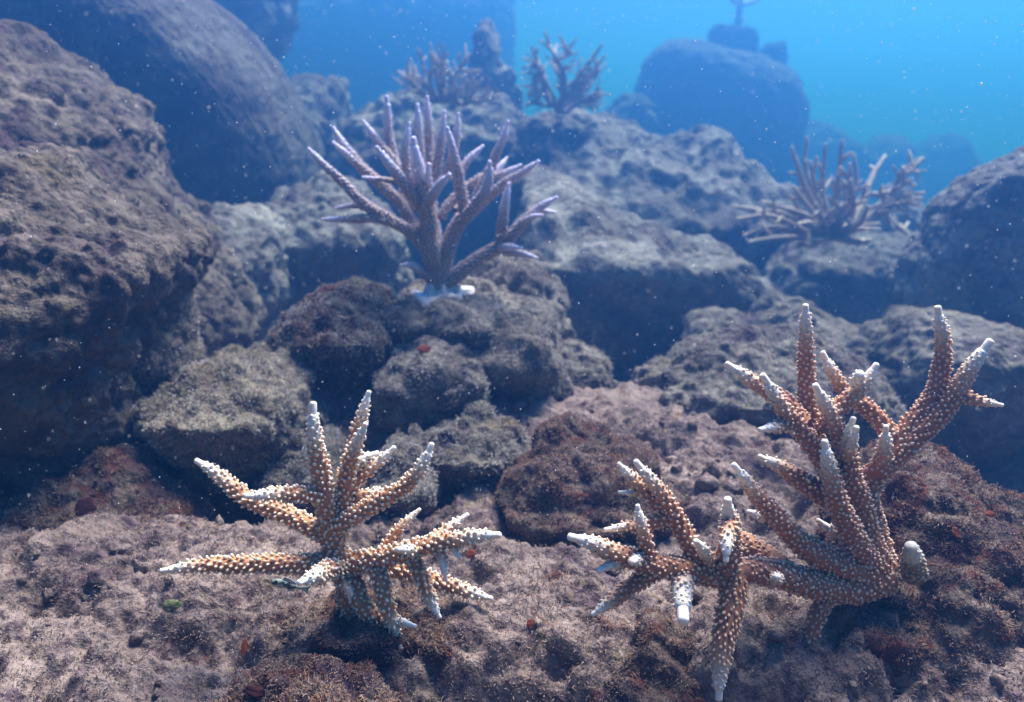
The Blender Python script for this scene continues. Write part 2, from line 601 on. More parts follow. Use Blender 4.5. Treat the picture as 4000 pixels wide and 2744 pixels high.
boulder('Q', 'boulder', 'dim blue rock in the shade behind the left arms of the violet coral', 'boulder',
        [(570, 500), (630, 440), (720, 402), (800, 415), (900, 520), (930, 680), (800, 780), (600, 780), (540, 650)], 1.95, 0.2, M_FAR, lean=0.6, t=0.35, under=0.5, rough=1.0, boxy=0.7, seed=41)
boulder('Q2', 'boulder', 'dim low rock under the huge smooth boulder', 'boulder',
        [(430, 520), (480, 470), (560, 465), (620, 520), (650, 680), (600, 780), (450, 780), (400, 640)], 1.75, 0.2, M_FAR, lean=0.6, t=0.35, under=0.5, rough=1.0, boxy=0.7, seed=42)

# far reef
boulder('E', 'rock_wall', 'hazy blue rock wall far behind the reef at the top', 'rock wall',
        [(600, -20), (1160, -20), (1166, 60), (1168, 200), (1180, 420), (560, 420), (590, 120)], 7.0, 0.7, M_DIM, seed=11, lump=0.04, boxy=0.4, grain=2.5)
boulder('F', 'boulder', 'pale hump of reef under the far branching coral behind the violet coral', 'boulder',
        [(745, 300), (790, 258), (870, 232), (960, 205), (1060, 195), (1150, 205), (1180, 260), (1230, 330), (1280, 430), (1250, 620), (1000, 660), (850, 560), (700, 470)],
        2.75, 0.35, M_FAR, lean=0.6, t=0.3, under=0.3, boxy=0.55, seed=12, honey=0.045, hs=0.11, grain=1.5)
boulder('F2', 'rock_pinnacle', 'narrow lumpy pinnacle rising behind the far branching coral', 'rock',
        [(1050, 190), (1075, 105), (1085, 60), (1105, 42), (1130, 75), (1135, 110), (1128, 130), (1160, 160), (1178, 210), (1185, 280), (1040, 280)],
        3.05, 0.12, M_FAR, seed=13, grain=1.3)
boulder('F3', 'rock', 'hazy mound of rock under the open branched coral at the top', 'rock',
        [(1165, 380), (1190, 300), (1225, 258), (1280, 244), (1335, 256), (1380, 290), (1400, 380)], 2.62, 0.16, M_FAR, lean=0.8, t=0.3, under=0.3, grain=1.4, seed=43)
boulder('G', 'boulder', 'long pale honeycombed reef slope in front of the far round boulder', 'boulder',
        [(1165, 290), (1250, 268), (1350, 262), (1450, 282), (1560, 312), (1640, 292), (1690, 300), (1725, 370), (1790, 440), (1835, 530),
         (1760, 640), (1500, 660), (1250, 600), (1170, 430)], 2.45, 0.40, M_FAR, lean=1.3, t=-0.1, under=0.3, seed=14, honey=0.075, hs=0.15, grain=1.4)
boulder('G2', 'boulder', 'broad pale topped boulder with a dark front right of the violet coral', 'boulder',
        [(1170, 420), (1230, 380), (1300, 405), (1400, 480), (1530, 540), (1640, 556), (1685, 600), (1745, 640), (1720, 780), (1650, 860),
         (1450, 900), (1280, 860), (1220, 700), (1170, 540)], 1.85, 0.26, M_FAR, lean=1.6, boxy=0.42, t=0.38, under=0.45, lump=0.06, rough=0.6, seed=15, honey=0.03, hs=0.08, grain=1.2)
boulder('H', 'boulder', 'big rounded far boulder carrying two square blocks', 'boulder',
        [(1442, 300), (1446, 200), (1458, 140), (1488, 105), (1530, 88), (1600, 98), (1720, 132), (1790, 165), (1822, 240), (1822, 320), (1790, 460), (1460, 460)],
        5.0, 0.5, M_DIM, boxy=0.6, t=0.8, under=0.22, lean=0.5, rough=0.6, seed=16, lump=0.04, grain=1.6)
boulder('I', 'boulder', 'pale rock pedestal under the spiky far coral on the right', 'boulder',
        [(1700, 640), (1780, 565), (1880, 548), (2000, 540), (2060, 552), (2110, 540), (2140, 640), (2120, 780), (1900, 820), (1700, 760)],
        2.15, 0.26, M_FAR, lean=1.0, boxy=0.5, t=0.45, under=0.5, seed=17, grain=1.3, honey=0.015, hs=0.08)
boulder('I2', 'rock', 'small pale hump behind the spiky far coral', 'rock',
        [(1960, 500), (2000, 450), (2045, 430), (2080, 465), (2102, 520), (2112, 580), (1950, 600)], 2.5, 0.12, M_FAR, seed=18, grain=1.3)
boulder('J', 'boulder', 'large dark boulder with a pale shoulder at the right edge', 'boulder',
        [(2645, 200), (2445, 290), (2349, 335), (2285, 370), (2230, 410), (2185, 470), (2155, 550), (2123, 620), (2105, 690), (2135, 820),
         (2425, 920), (2675, 820)], 1.6, 0.22, M_FAR, lean=0.5, t=0.85, under=0.3, rough=0.6, boxy=0.45, front=0.5, seed=19, lump=0.05)
for i, (o_, d_, sd_, lab) in enumerate([
        ([(1800, 330), (1850, 270), (1900, 300), (1960, 350), (1990, 330), (2030, 310), (2060, 350), (2090, 480), (1800, 520)], 6.4, 31, 'faint hazy lumpy rock far behind the spiky coral'),
        ([(2060, 380), (2110, 330), (2150, 300), (2190, 350), (2250, 400), (2260, 520), (2060, 520)], 7.2, 32, 'faintest hazy rock far off beside the right edge boulder'),
        ([(1360, 270), (1400, 230), (1450, 215), (1470, 260), (1480, 340), (1360, 340)], 4.6, 33, 'hazy low rock peeping out left of the far rounded boulder')]):
    boulder('X%d' % i, 'boulder', lab, 'boulder', o_, d_, 0.4, M_DIM, boxy=0.40, seed=sd_, lump=0.12, grain=2.0)

# middle ground, right
boulder('K3', 'boulder', 'dark boulder behind the tall right branches of the big near coral', 'boulder',
        [(1985, 820), (2030, 755), (2090, 715), (2200, 728), (2330, 760), (2480, 900), (2330, 1180), (2000, 1130), (1945, 960)],
        1.42, 0.20, M_MID, lean=0.8, boxy=0.42, t=0.75, under=0.45, rough=0.7, seed=20, lump=0.07)
boulder('K1', 'boulder', 'pale lumpy boulder in the gap behind the tallest coral branch', 'boulder',
        [(1540, 770), (1570, 735), (1640, 718), (1720, 735), (1760, 715), (1800, 690), (1850, 705), (1900, 735), (2000, 765), (2050, 840), (1900, 920), (1600, 880)],
        1.55, 0.16, M_MID, lean=1.0, t=0.2, under=0.5, boxy=0.55, seed=21, honey=0.012, hs=0.06)
boulder('K2', 'boulder', 'broad boulder with a dark hollow front just behind the big near coral', 'boulder',
        [(1430, 910), (1500, 855), (1580, 808), (1680, 782), (1800, 785), (1900, 798), (1990, 845), (2050, 960), (2000, 1130), (1750, 1170), (1550, 1130), (1440, 1040)],
        1.22, 0.17, M_MID, lean=1.2, boxy=0.45, t=0.5, under=0.6, seed=22, lump=0.07, honey=0.012, hs=0.05)

# pedestal of the violet coral
boulder('L2', 'boulder', 'pale domed rock behind the base of the violet tipped coral', 'boulder',
        [(1030, 700), (1075, 630), (1130, 597), (1190, 588), (1245, 612), (1272, 680), (1285, 780), (1200, 850), (1050, 820)], 1.36, 0.12, M_MID, lean=0.7, t=0.2, under=0.4, seed=23)
boulder('L3', 'rock_slab', 'flat topped pale rock ledge carrying the violet tipped coral', 'rock',
        [(870, 712), (925, 672), (1010, 668), (1080, 662), (1140, 672), (1180, 712), (1165, 752), (1060, 782), (930, 765)], 1.22, 0.11, M_MID, lean=1.2, t=0.0, under=0.7, boxy=0.5, seed=24, lump=0.06)
boulder('L4', 'boulder', 'rounded pale rock with a dark underside right below the coral ledge', 'boulder',
        [(1085, 800), (1120, 735), (1190, 695), (1245, 725), (1275, 790), (1294, 890), (1250, 935), (1130, 925), (1095, 870)], 1.17, 0.10, M_MID, lean=0.9, boxy=0.5, t=0.25, under=0.6, seed=25, lump=0.08)
boulder('L1', 'boulder', 'round rusty rock with a green pink patch left of the coral ledge', 'boulder',
        [(628, 770), (655, 715), (715, 675), (790, 655), (865, 676), (897, 735), (892, 850), (850, 915), (740, 920), (675, 885), (635, 835)],
        1.17, 0.10, rock_mat('rusty_green_rock', (0.288, 0.245, 0.202), (0.060, 0.036, 0.035),
                             [(RUST, 0.50, 0.62, 14), (GREEN, 0.58, 0.68, 16), (PINK, 0.64, 0.72, 20)], 0.8, 0.006, 8.3), lean=0.9, boxy=0.5, t=0.3, under=0.6, seed=26, lump=0.06)
boulder('L5', 'boulder', 'dark knobbly rock with a red sponge spot under the coral ledge', 'boulder',
        [(855, 860), (890, 795), (960, 765), (1040, 782), (1092, 830), (1112, 900), (1090, 965), (950, 975), (855, 940)], 1.10, 0.085, M_MID, lean=0.6, boxy=0.5, t=0.2, under=0.5, seed=27, lump=0.12)
boulder('L6', 'rock', 'small pale rock at the right foot of the violet coral pedestal', 'rock',
        [(1265, 805), (1320, 800), (1368, 832), (1392, 885), (1360, 930), (1275, 930)], 1.22, 0.06, M_MID, lean=0.8, t=0.2, under=0.5, seed=28)

# middle ground lumps in front
boulder('M1', 'rock', 'low dark fronted lump on the pale slope between the two near corals', 'rock',
        [(925, 1060), (975, 992), (1075, 968), (1160, 990), (1195, 1050), (1180, 1120), (1080, 1150), (950, 1140)], 0.96, 0.06, M_MID, lean=1.4, boxy=0.5, t=0.4, under=1.0, seed=29, lump=0.12)
boulder('M2', 'boulder', 'purple brown crusted hump just left of the big near coral', 'boulder',
        [(1130, 1130), (1210, 1050), (1290, 1000), (1390, 1022), (1480, 1075), (1550, 1165), (1510, 1260), (1350, 1310), (1180, 1280)], 0.86, 0.07, M_NEAR, lean=0.8, t=0.1, under=0.4, seed=30, lump=0.10)
boulder('M3', 'rock', 'lumpy pale rock right behind the upright branch of the near middle coral', 'rock',
        [(605, 1060), (650, 1005), (720, 995), (800, 1040), (850, 1130), (700, 1200), (600, 1160)], 0.97, 0.06, M_MID, lean=0.8, t=0.2, under=0.6, seed=34, lump=0.12)
boulder('M4', 'rock', 'pale crumbly rock between the near middle coral and the dark hollow lump', 'rock',
        [(840, 1110), (880, 1020), (930, 1010), (980, 1080), (985, 1170), (900, 1220), (840, 1190)], 0.90, 0.05, M_MID, lean=0.8, t=0.2, under=0.6, seed=35, lump=0.12)

# foreground
boulder('N5', 'rock', 'low brown ledge rock with a dark red cup in the left foreground', 'rock',
        [(-80, 1190), (40, 1120), (160, 1082), (260, 1072), (330, 1125), (395, 1150), (440, 1220), (300, 1290), (-80, 1290)], 0.86, 0.07, M_NEAR, lean=1.0, t=0.2, under=0.8, seed=36, lump=0.10)
boulder('N1', 'boulder', 'big crusted foreground mound under the large coral at the right', 'boulder',
        [(1620, 1560), (1720, 1440), (1850, 1345), (1960, 1250), (2005, 1195), (2050, 1140), (2120, 1106), (2200, 1112), (2270, 1142), (2345, 1190),
         (2560, 1330), (2560, 1800), (1620, 1830)], 0.70, 0.11, M_NEAR, lean=0.7, t=0.45, under=0.5, boxy=0.55, seed=37, lump=0.07, res=100)
boulder('N2', 'boulder', 'crusted foreground mound with a dark front under the middle coral', 'boulder',
        [(540, 1520), (640, 1440), (760, 1392), (900, 1400), (1050, 1432), (1170, 1490), (1230, 1600), (1050, 1740), (580, 1740)], 0.635, 0.055, M_NEAR, lean=1.3, boxy=0.45, t=0.72, under=1.1, seed=38, lump=0.10, res=84)
boulder('N4', 'rock', 'crumbly brown rock at the bottom edge left of the downward coral branch', 'rock',
        [(1350, 1640), (1400, 1530), (1490, 1480), (1590, 1510), (1660, 1600), (1560, 1760), (1400, 1760)], 0.60, 0.045, M_NEAR, lean=0.9, t=0.2, under=0.5, seed=39, lump=0.12)
boulder('N3', 'rock', 'pale fuzzy rock at the bottom edge below the middle coral', 'rock',
        [(500, 1620), (600, 1572), (720, 1560), (830, 1578), (900, 1625), (860, 1720), (540, 1720)], 0.535, 0.04, M_NEAR, lean=0.7, seed=40, lump=0.08)


# ------------------------------------------------------------------ blocks on the far boulder
def block(label, outline, d, depth, seed):
    boulder('blk%d' % seed, 'stone_block', label, 'block', outline, d, depth, M_DIM, seed=seed, lump=0.03, boxy=0.25, grain=0.9)


block('taller square stone block on top of the far rounded boulder', [(1612, 66), (1622, 58), (1690, 62), (1716, 80), (1714, 150), (1604, 150)], 5.0, 0.13, 51)
block('smaller slanted stone block on the right top of the far boulder', [(1722, 128), (1735, 102), (1776, 96), (1780, 170), (1722, 175)], 5.0, 0.10, 52)

# ------------------------------------------------------------------ corals


def catmull(P, R_, step):
    P = np.asarray(P, float)
    R_ = np.asarray(R_, float)
    if len(P) == 2:
        P = np.stack([P[0], (P[0] + P[1]) / 2, P[1]])
        R_ = np.array([R_[0], (R_[0] + R_[1]) / 2, R_[1]])
    E = np.concatenate([[2 * P[0] - P[1]], P, [2 * P[-1] - P[-2]]])
    pts, rad = [], []
    for i in range(len(P) - 1):
        p0, p1, p2, p3 = E[i], E[i + 1], E[i + 2], E[i + 3]
        n = max(3, int(np.linalg.norm(p2 - p1) / step))
        t = np.linspace(0, 1, n, endpoint=False)[:, None]
        pts.append(0.5 * (2 * p1 + (p2 - p0) * t + (2 * p0 - 5 * p1 + 4 * p2 - p3) * t ** 2 + (3 * p1 - p0 - 3 * p2 + p3) * t ** 3))
        rad.append(R_[i] + (R_[i + 1] - R_[i]) * t[:, 0])
    pts.append(P[-1:])
    rad.append(R_[-1:])
    return np.concatenate(pts), np.concatenate(rad)


def frames(C):
    Tn = np.gradient(C, axis=0)
    Tn /= np.linalg.norm(Tn, axis=1, keepdims=True) + 1e-12
    u = np.cross(Tn[0], (0.3, 0.2, 0.9))
    u /= np.linalg.norm(u)
    U = [u]
    for i in range(1, len(C)):
        u = U[-1] - Tn[i] * np.dot(U[-1], Tn[i])
        u /= np.linalg.norm(u) + 1e-12
        U.append(u)
    U = np.array(U)
    return Tn, U, np.cross(Tn, U)


def tube(C, Rd, sides=12, bump=0.0, seed=0):
    """closed tube with a rounded end; returns V, F and arc position per vertex"""
    Tn, U, W = frames(C)
    a = np.linspace(0, 2 * math.pi, sides, endpoint=False)
    n = len(C)
    ring = np.cos(a)[None, :, None] * U[:, None, :] + np.sin(a)[None, :, None] * W[:, None, :]
    # rounded end: extra rings
    ends_c = [C[-1] + Tn[-1] * Rd[-1] * k for k in (0.30, 0.52)]
    ends_r = [Rd[-1] * 0.88, Rd[-1] * 0.55]
    V = C[:, None, :] + ring * Rd[:, None, None]
    if bump:
        V = V + ring * (bump * Rd[:, None, None] * vnoise((V.reshape(-1, 3)) / (Rd.mean() * 1.2), seed).reshape(n, sides)[:, :, None])
    V = list(V)
    for c_, r_ in zip(ends_c, ends_r):
        V.append(c_ + ring[-1] * r_)
    V = np.concatenate(V)
    m = n + 2
    i = np.arange(m - 1)[:, None] * sides
    j = np.arange(sides)[None, :]
    jn = (j + 1) % sides
    Q = np.stack([i + j, i + jn, i + sides + jn, i + sides + j], -1).reshape(-1, 4)
    top = C[-1] + Tn[-1] * Rd[-1] * 0.60
    V = np.concatenate([V, [top]])
    k = (m - 1) * sides
    tri = np.stack([k + np.arange(sides), k + (np.arange(sides) + 1) % sides, np.full(sides, len(V) - 1)], 1)
    seg = np.concatenate([[0], np.cumsum(np.linalg.norm(np.diff(C, axis=0), axis=1))])
    s = np.concatenate([seg, [seg[-1] + Rd[-1] * .45, seg[-1] + Rd[-1] * .78]])
    S = np.concatenate([np.repeat(s, sides), [seg[-1] + Rd[-1]]])
    return V, [Q, tri], S, seg


def knob_geo(sides=7):
    """one corallite: a rounded little cup along +Z, unit radius and length"""
    prof = [(1.05, -0.35), (1.0, 0.25), (0.92, 0.62), (0.62, 0.92)]
    V = []
    for r, z in prof:
        for k in range(sides):
            t = 2 * math.pi * k / sides
            V.append((r * math.cos(t), r * math.sin(t), z))
    V.append((0, 0, 1.0))
    Q = [(i * sides + k, i * sides + (k + 1) % sides, (i + 1) * sides + (k + 1) % sides, (i + 1) * sides + k) for i in range(3) for k in range(sides)]
    Tt = [(3 * sides + k, 3 * sides + (k + 1) % sides, 4 * sides) for k in range(sides)]
    V = np.array(V, float)
    zz = V[:, 2]
    pale = np.clip((zz - 0.20) / 0.55, 0, 1)
    return V, np.array(Q), np.array(Tt), pale


KV, KQ, KT, KPALE = knob_geo()
CAMP = np.array((0, 0, CAM_H))


def smooth01(x):
    x = np.clip(x, 0, 1)
    return x * x * (3 - 2 * x)


def coral(name, label, cat, base_uv, d, branches, conv, mat, knob=None, individual=0, pale_len=4.0, pale_pow=1.0, group=None,
          sides=12, tipscale=0.85, kn_base=0.03, kn_gain=0.60, bump=0.06, seed=0, spikes=0, spike_len=0.05, dup=0):
    """branches: (r_start, r_end, [(x, y, depth_cm), ...]) in the pixel frame that conv() maps to photo pixels"""
    rg = np.random.default_rng(seed)
    bu, bv = conv(*base_uv[:2])
    spike_len, zs = spike_len * far(d) / d, far(d) / d
    d = far(d)
    base = at(bu, bv, d)
    root = thing(name, base, label, cat, group)
    kscale = conv.scale * getattr(conv, 'rs', 1.0)
    curves = []
    joins = []
    for br in branches:
        r0, r1, pts = br[:3]
        joins.append(len(br) > 3)
        W, Rr = [], []
        n = len(pts)
        L = [0]
        for k in range(1, n):
            L.append(L[-1] + math.hypot(pts[k][0] - pts[k - 1][0], pts[k][1] - pts[k - 1][1]) + 1e-6)
        for k, p in enumerate(pts):
            u, v = conv(p[0], p[1])
            dd = d + (p[2] if len(p) > 2 else 0) * 0.01 * zs
            W.append(at(u, v, dd))
            t = L[k] / L[-1]
            rr = r0 + (r1 - r0) * (0.55 * t + 0.45 * t ** 3)
            Rr.append(rr * kscale * mpp(v, dd))
        curves.append((np.array(W), np.array(Rr)))
    for _ in range(dup):                                  # more branches of the same habit, turned about the stem
        for (W, Rr), jn in list(zip(curves, joins))[:len(branches)]:
            ax = W[-1] - W[0]
            ln = np.linalg.norm(ax)
            off = rg.normal(size=3) * ln * np.array((0.12, 0.26, 0.10))
            tt = np.linspace(0, 1, len(W))[:, None]
            curves.append((W[0] + (W - W[0]) * rg.uniform(0.6, 0.95) + off * tt, Rr * 0.9))
            joins.append(False)
    if spikes:                                            # short side branchlets of a dense colony
        extra = []
        for (W, Rr) in curves:
            ln = np.linalg.norm(W[-1] - W[0])
            for _ in range(spikes):
                t = rg.uniform(0.25, 0.9)
                k = t * (len(W) - 1)
                i0 = int(k)
                p = W[i0] + (W[min(i0 + 1, len(W) - 1)] - W[i0]) * (k - i0)
                ax = W[-1] - W[0]
                ax /= np.linalg.norm(ax) + 1e-9
                dr = rg.normal(size=3)
                dr -= ax * np.dot(dr, ax)
                dr /= np.linalg.norm(dr)
                dr = dr * 0.85 + ax * 0.55 + np.array((0, 0, 0.2))
                q = p + dr * spike_len * rg.uniform(0.5, 1.1)
                extra.append((np.stack([p, (p + q) / 2, q]), np.array([1, 0.8, 0.55]) * Rr.mean() * 0.75))
        curves += extra
        joins += [False] * len(extra)
    dense = []
    for (W, Rr) in curves:
        C, Rd = catmull(W, Rr, max(0.0022, Rr.mean() * 0.5))
        wob = np.stack([vnoise(C / 0.03 + 5 * k, seed + k) for k in range(3)], 1) * (Rd.mean() * 0.16)
        C = C + wob * np.minimum(1, np.arange(len(C)) / 6.0)[:, None]
        dense.append((C, Rd))
    allC = np.concatenate([c for c, r in dense])
    allR = np.concatenate([r for c, r in dense])
    owner = np.concatenate([np.full(len(c), i) for i, (c, r) in enumerate(dense)])
    knobs = []
    objs = []
    for bi, (C, Rd) in enumerate(dense):
        seg = np.concatenate([[0], np.cumsum(np.linalg.norm(np.diff(C, axis=0), axis=1))])
        L = seg[-1]
        re = Rd[-1]
        has_tip = tipscale > 0 and L > re * 5 and not joins[bi]
        cut = L - re * 1.7 if has_tip else L
        keep = seg <= cut
        if has_tip:
            Rd = Rd * (1 - 0.18 * smooth01((seg - (L - 5 * re)) / (3.5 * re)))
        Cb, Rb = C[keep], Rd[keep]
        if len(Cb) < 3:
            Cb, Rb = C, Rd
        V, F, S, _ = tube(Cb, Rb, sides, bump, seed + bi)
        x = (S - (L - pale_len * re * 2.2)) / (pale_len * re * 2.2 - re * 2.2)
        pale = np.clip(x, 0, 1) ** pale_pow * (0 if joins[bi] else 1)
        o = mobj('branch', V, F, mat, root, attrs={'pale': pale})
        objs.append(o)
        if has_tip:
            k0 = np.searchsorted(seg, L - re * 2.8)
            Ct = C[max(0, k0 - 1):]
            if len(Ct) < 3:
                Ct = C[-3:]
            Rt = re * 0.85 * tipscale * np.linspace(1.08, 0.93, len(Ct))
            Vt, Ft, St, _ = tube(Ct, Rt, sides, 0.05, seed + 77)
            tp = bpy.data.objects.new('tip', mesh_from('tip', Vt - base, Ft, mat, {'pale': np.full(len(Vt), 1.0)}))
            link(tp, o)
        if knob:
            kr, kl, sp_ = knob
            Tn, U, Wv = frames(C)
            s = kr
            ang = rg.uniform(0, 6.28)
            while s < L - re * (2.1 if has_tip else 0.3):
                s_, s = s, s + rg.uniform(-0.2, 0.2) * sp_
                s = min(max(s, 0), L * 0.999)
                k = min(max(np.searchsorted(seg, s), 1), len(C) - 1)
                fr = (s - seg[k - 1]) / (seg[k] - seg[k - 1] + 1e-12)
                ck = C[k - 1] + (C[k] - C[k - 1]) * fr
                ang += 2.39996 + rg.uniform(-0.10, 0.10)
                ou = U[k] * math.cos(ang) + Wv[k] * math.sin(ang)
                tipness = float(np.clip((s - (L - pale_len * re * 2.2)) / (pale_len * re * 2.2 - re * 2.2), 0, 1)) ** pale_pow * (0 if joins[bi] else 1)
                dr = ou * 0.80 + Tn[k] * 0.60
                dr /= np.linalg.norm(dr)
                p = ck + ou * Rd[k] * 0.93
                rad = (1 - 0.1 * tipness) * min(kr, Rd[k] * 0.34) * rg.uniform(0.65, 1.28)
                ln = kl * rg.uniform(0.6, 1.3) * min(1.0, 0.45 + Rd[k] / (kr * 5.5)) * (1 - 0.35 * tipness)
                q = p + dr * ln * 0.8
                m = owner != bi
                dd = np.linalg.norm(allC[m] - q, axis=1) - allR[m]
                if not len(dd) or dd.min() > -0.0004:
                    knobs.append((bi, p, dr, rad, ln, tipness))
                s = s_ + sp_ * sp_ / (2 * math.pi * Rd[k]) * rg.uniform(0.93, 1.07)
    # corallites
    if knobs:
        levels = [0.0, 0.2, 0.4, 0.6, 0.8, 1.0]
        kmesh = []
        if individual:
            for lv in levels:
                kmesh.append(mesh_from('corallite', KV, [KQ, KT], mat, {'pale': np.maximum(kn_base + kn_gain * KPALE, np.full(len(KPALE), lv) * (0.75 + 0.25 * KPALE))}))
        score = []
        for (bi, p, dr, rad, ln, tn_) in knobs:
            v = CAMP - p
            dist = np.linalg.norm(v)
            f = np.dot(v / dist, dr)
            vis = 1.0 if f > -0.25 else 0.05
            # hidden behind another branch?
            tt = (allC - p) @ (v / dist)
            perp = np.linalg.norm((allC - p) - tt[:, None] * (v / dist), axis=1)
            if ((tt > 0.006) & (perp < allR)).any():
                vis *= 0.05
            score.append(vis * rad * (ln + rad) / dist ** 2)
        order = np.argsort(-np.array(score))
        single = set(order[:individual].tolist())
        JV, JQ, JT, JP = [], [], [], []
        off = 0
        for i, (bi, p, dr, rad, ln, tn_) in enumerate(knobs):
            q = Vector(dr).to_track_quat('Z', 'Y')
            mtx = np.array(q.to_matrix())
            if i in single:
                lv = min(range(6), key=lambda j: abs(levels[j] - tn_))
                o = bpy.data.objects.new('corallite', kmesh[lv])
                o.rotation_mode = 'QUATERNION'
                o.rotation_quaternion = q
                o.scale = (rad, rad, ln)
                o.location = Vector(p - base)
                link(o, objs[bi])
            else:
                V = (KV * np.array((rad, rad, ln))) @ mtx.T + p
                JV.append(V)
                JQ.append(KQ + off)
                JT.append(KT + off)
                JP.append(np.maximum(kn_base + kn_gain * KPALE, tn_ * (0.75 + 0.25 * KPALE)))
                off += len(V)
        if JV:
            o = mobj('corallites', np.concatenate(JV), [np.concatenate(JQ), np.concatenate(JT)], mat, root, attrs={'pale': np.concatenate(JP)})
            o['kind'] = 'stuff'
    return root, dense


class Conv:
    def __init__(self, x0, y0, scale):
        self.x0, self.y0, self.scale = x0, y0, scale

    def __call__(self, x, y):
        return self.x0 + x * self.scale, self.y0 + y * self.scale


c5 = Conv(500, 1450, 1550 / 1909)
c5.rs = 0.95
near_mid = [
    (66, 27, [(1085, 1230, 0.5), (1070, 1080, 0), (1045, 960, 0), (990, 840, 0), (965, 720, 0), (945, 570, -.3), (912, 420, -.5), (897, 300, -.5), (889, 158, -.3)]),
    (46, 23, [(965, 800, 0), (870, 745, .6), (720, 672, 1.6), (590, 620, 2.4), (470, 530, 3), (395, 470, 3.4), (330, 432, 3.8)]),
    (36, 23, [(940, 600, -.6), (840, 594, -1.6), (720, 590, -3), (640, 594, -4), (560, 598, -5)]),
    (42, 19, [(1010, 800, 1), (1060, 640, 1.6), (1080, 480, 2.2), (1095, 330, 2.6), (1125, 215, 2.8), (1158, 98, 3)]),
    (44, 21, [(1010, 760, .2), (1040, 620, .6), (1055, 480, .4), (1090, 370, 0), (1142, 252, -.6)]),
    (27, 19, [(1070, 500, .8), (1115, 425, 1.4), (1198, 392, 2.2)]),
    (33, 18, [(1060, 560, .8), (1130, 490, 1.4), (1215, 425, 1.8), (1278, 368, 2)]),
    (44, 21, [(990, 760, -.2), (1100, 690, -.6), (1240, 610, -1.2), (1350, 535, -1.6), (1420, 440, -1.6), (1462, 348, -1.4)]),
    (24, 16, [(1085, 610, 1), (1170, 585, 2.4), (1262, 572, 4)]),
    (50, 19, [(985, 925, -.2), (850, 932, -.8), (700, 930, -1.4), (520, 930, -2), (350, 935, -2.5), (160, 960, -3)]),
    (44, 25, [(1020, 950, -.8), (960, 950, -3), (900, 978, -5.2), (822, 1022, -7.2)]),
    (28, 12, [(1000, 985, -.4), (1040, 1020, -1.4), (1065, 1060, -1.8), (1070, 1112, -1.8)]),
    (52, 25, [(1045, 940, 0), (1130, 915, -.4), (1260, 890, -1.2), (1400, 850, -2.0), (1550, 818, -2.6), (1680, 792, -3), (1792, 785, -3.4)]),
    (27, 14, [(1205, 900, -.4), (1260, 815, .2), (1340, 725, .8), (1402, 668, 1.2)]),
    (27, 17, [(1440, 830, -1.6), (1530, 765, -.4), (1632, 692, .8)]),
    (27, 22, [(1400, 860, -2.2), (1340, 862, -3.6), (1292, 860, -5)]),
    (46, 19, [(1150, 920, 0), (1290, 950, 1), (1420, 990, 1.4), (1580, 1040, 1.4), (1752, 1094, 1)]),
    (40, 15, [(1370, 900, -1.6), (1420, 1010, -2.6), (1460, 1110, -3.2), (1502, 1186, -3.8)]),
    (25, 15, [(1500, 850, -2.4), (1515, 930, -3.2), (1530, 1008, -3.8)]),
    (17, 14, [(1545, 830, -2.6), (1575, 875, -3), (1600, 904, -3.2)]),
    (44, 19, [(1180, 920, -.6), (1225, 1030, -2), (1255, 1150, -3), (1280, 1250, -3.4), (1308, 1336, -3.8)]),
    (46, 26, [(1080, 1010, -.4), (1120, 1110, -1.4), (1180, 1180, -2), (1250, 1235, -2.4)], 'join'),
    (22, 16, [(1235, 1200, -2.6), (1300, 1205, -3.2), (1382, 1232, -3.8)]),
]
coral('staghorn_coral', 'amber coral with white knobs standing in the middle foreground, one long arm reaching left', 'coral',
      (1085, 1230), 0.64, near_mid, c5, M_CORAL, knob=(0.00150, 0.0036, 0.0047), individual=300, pale_len=4.8, pale_pow=0.9, seed=101)

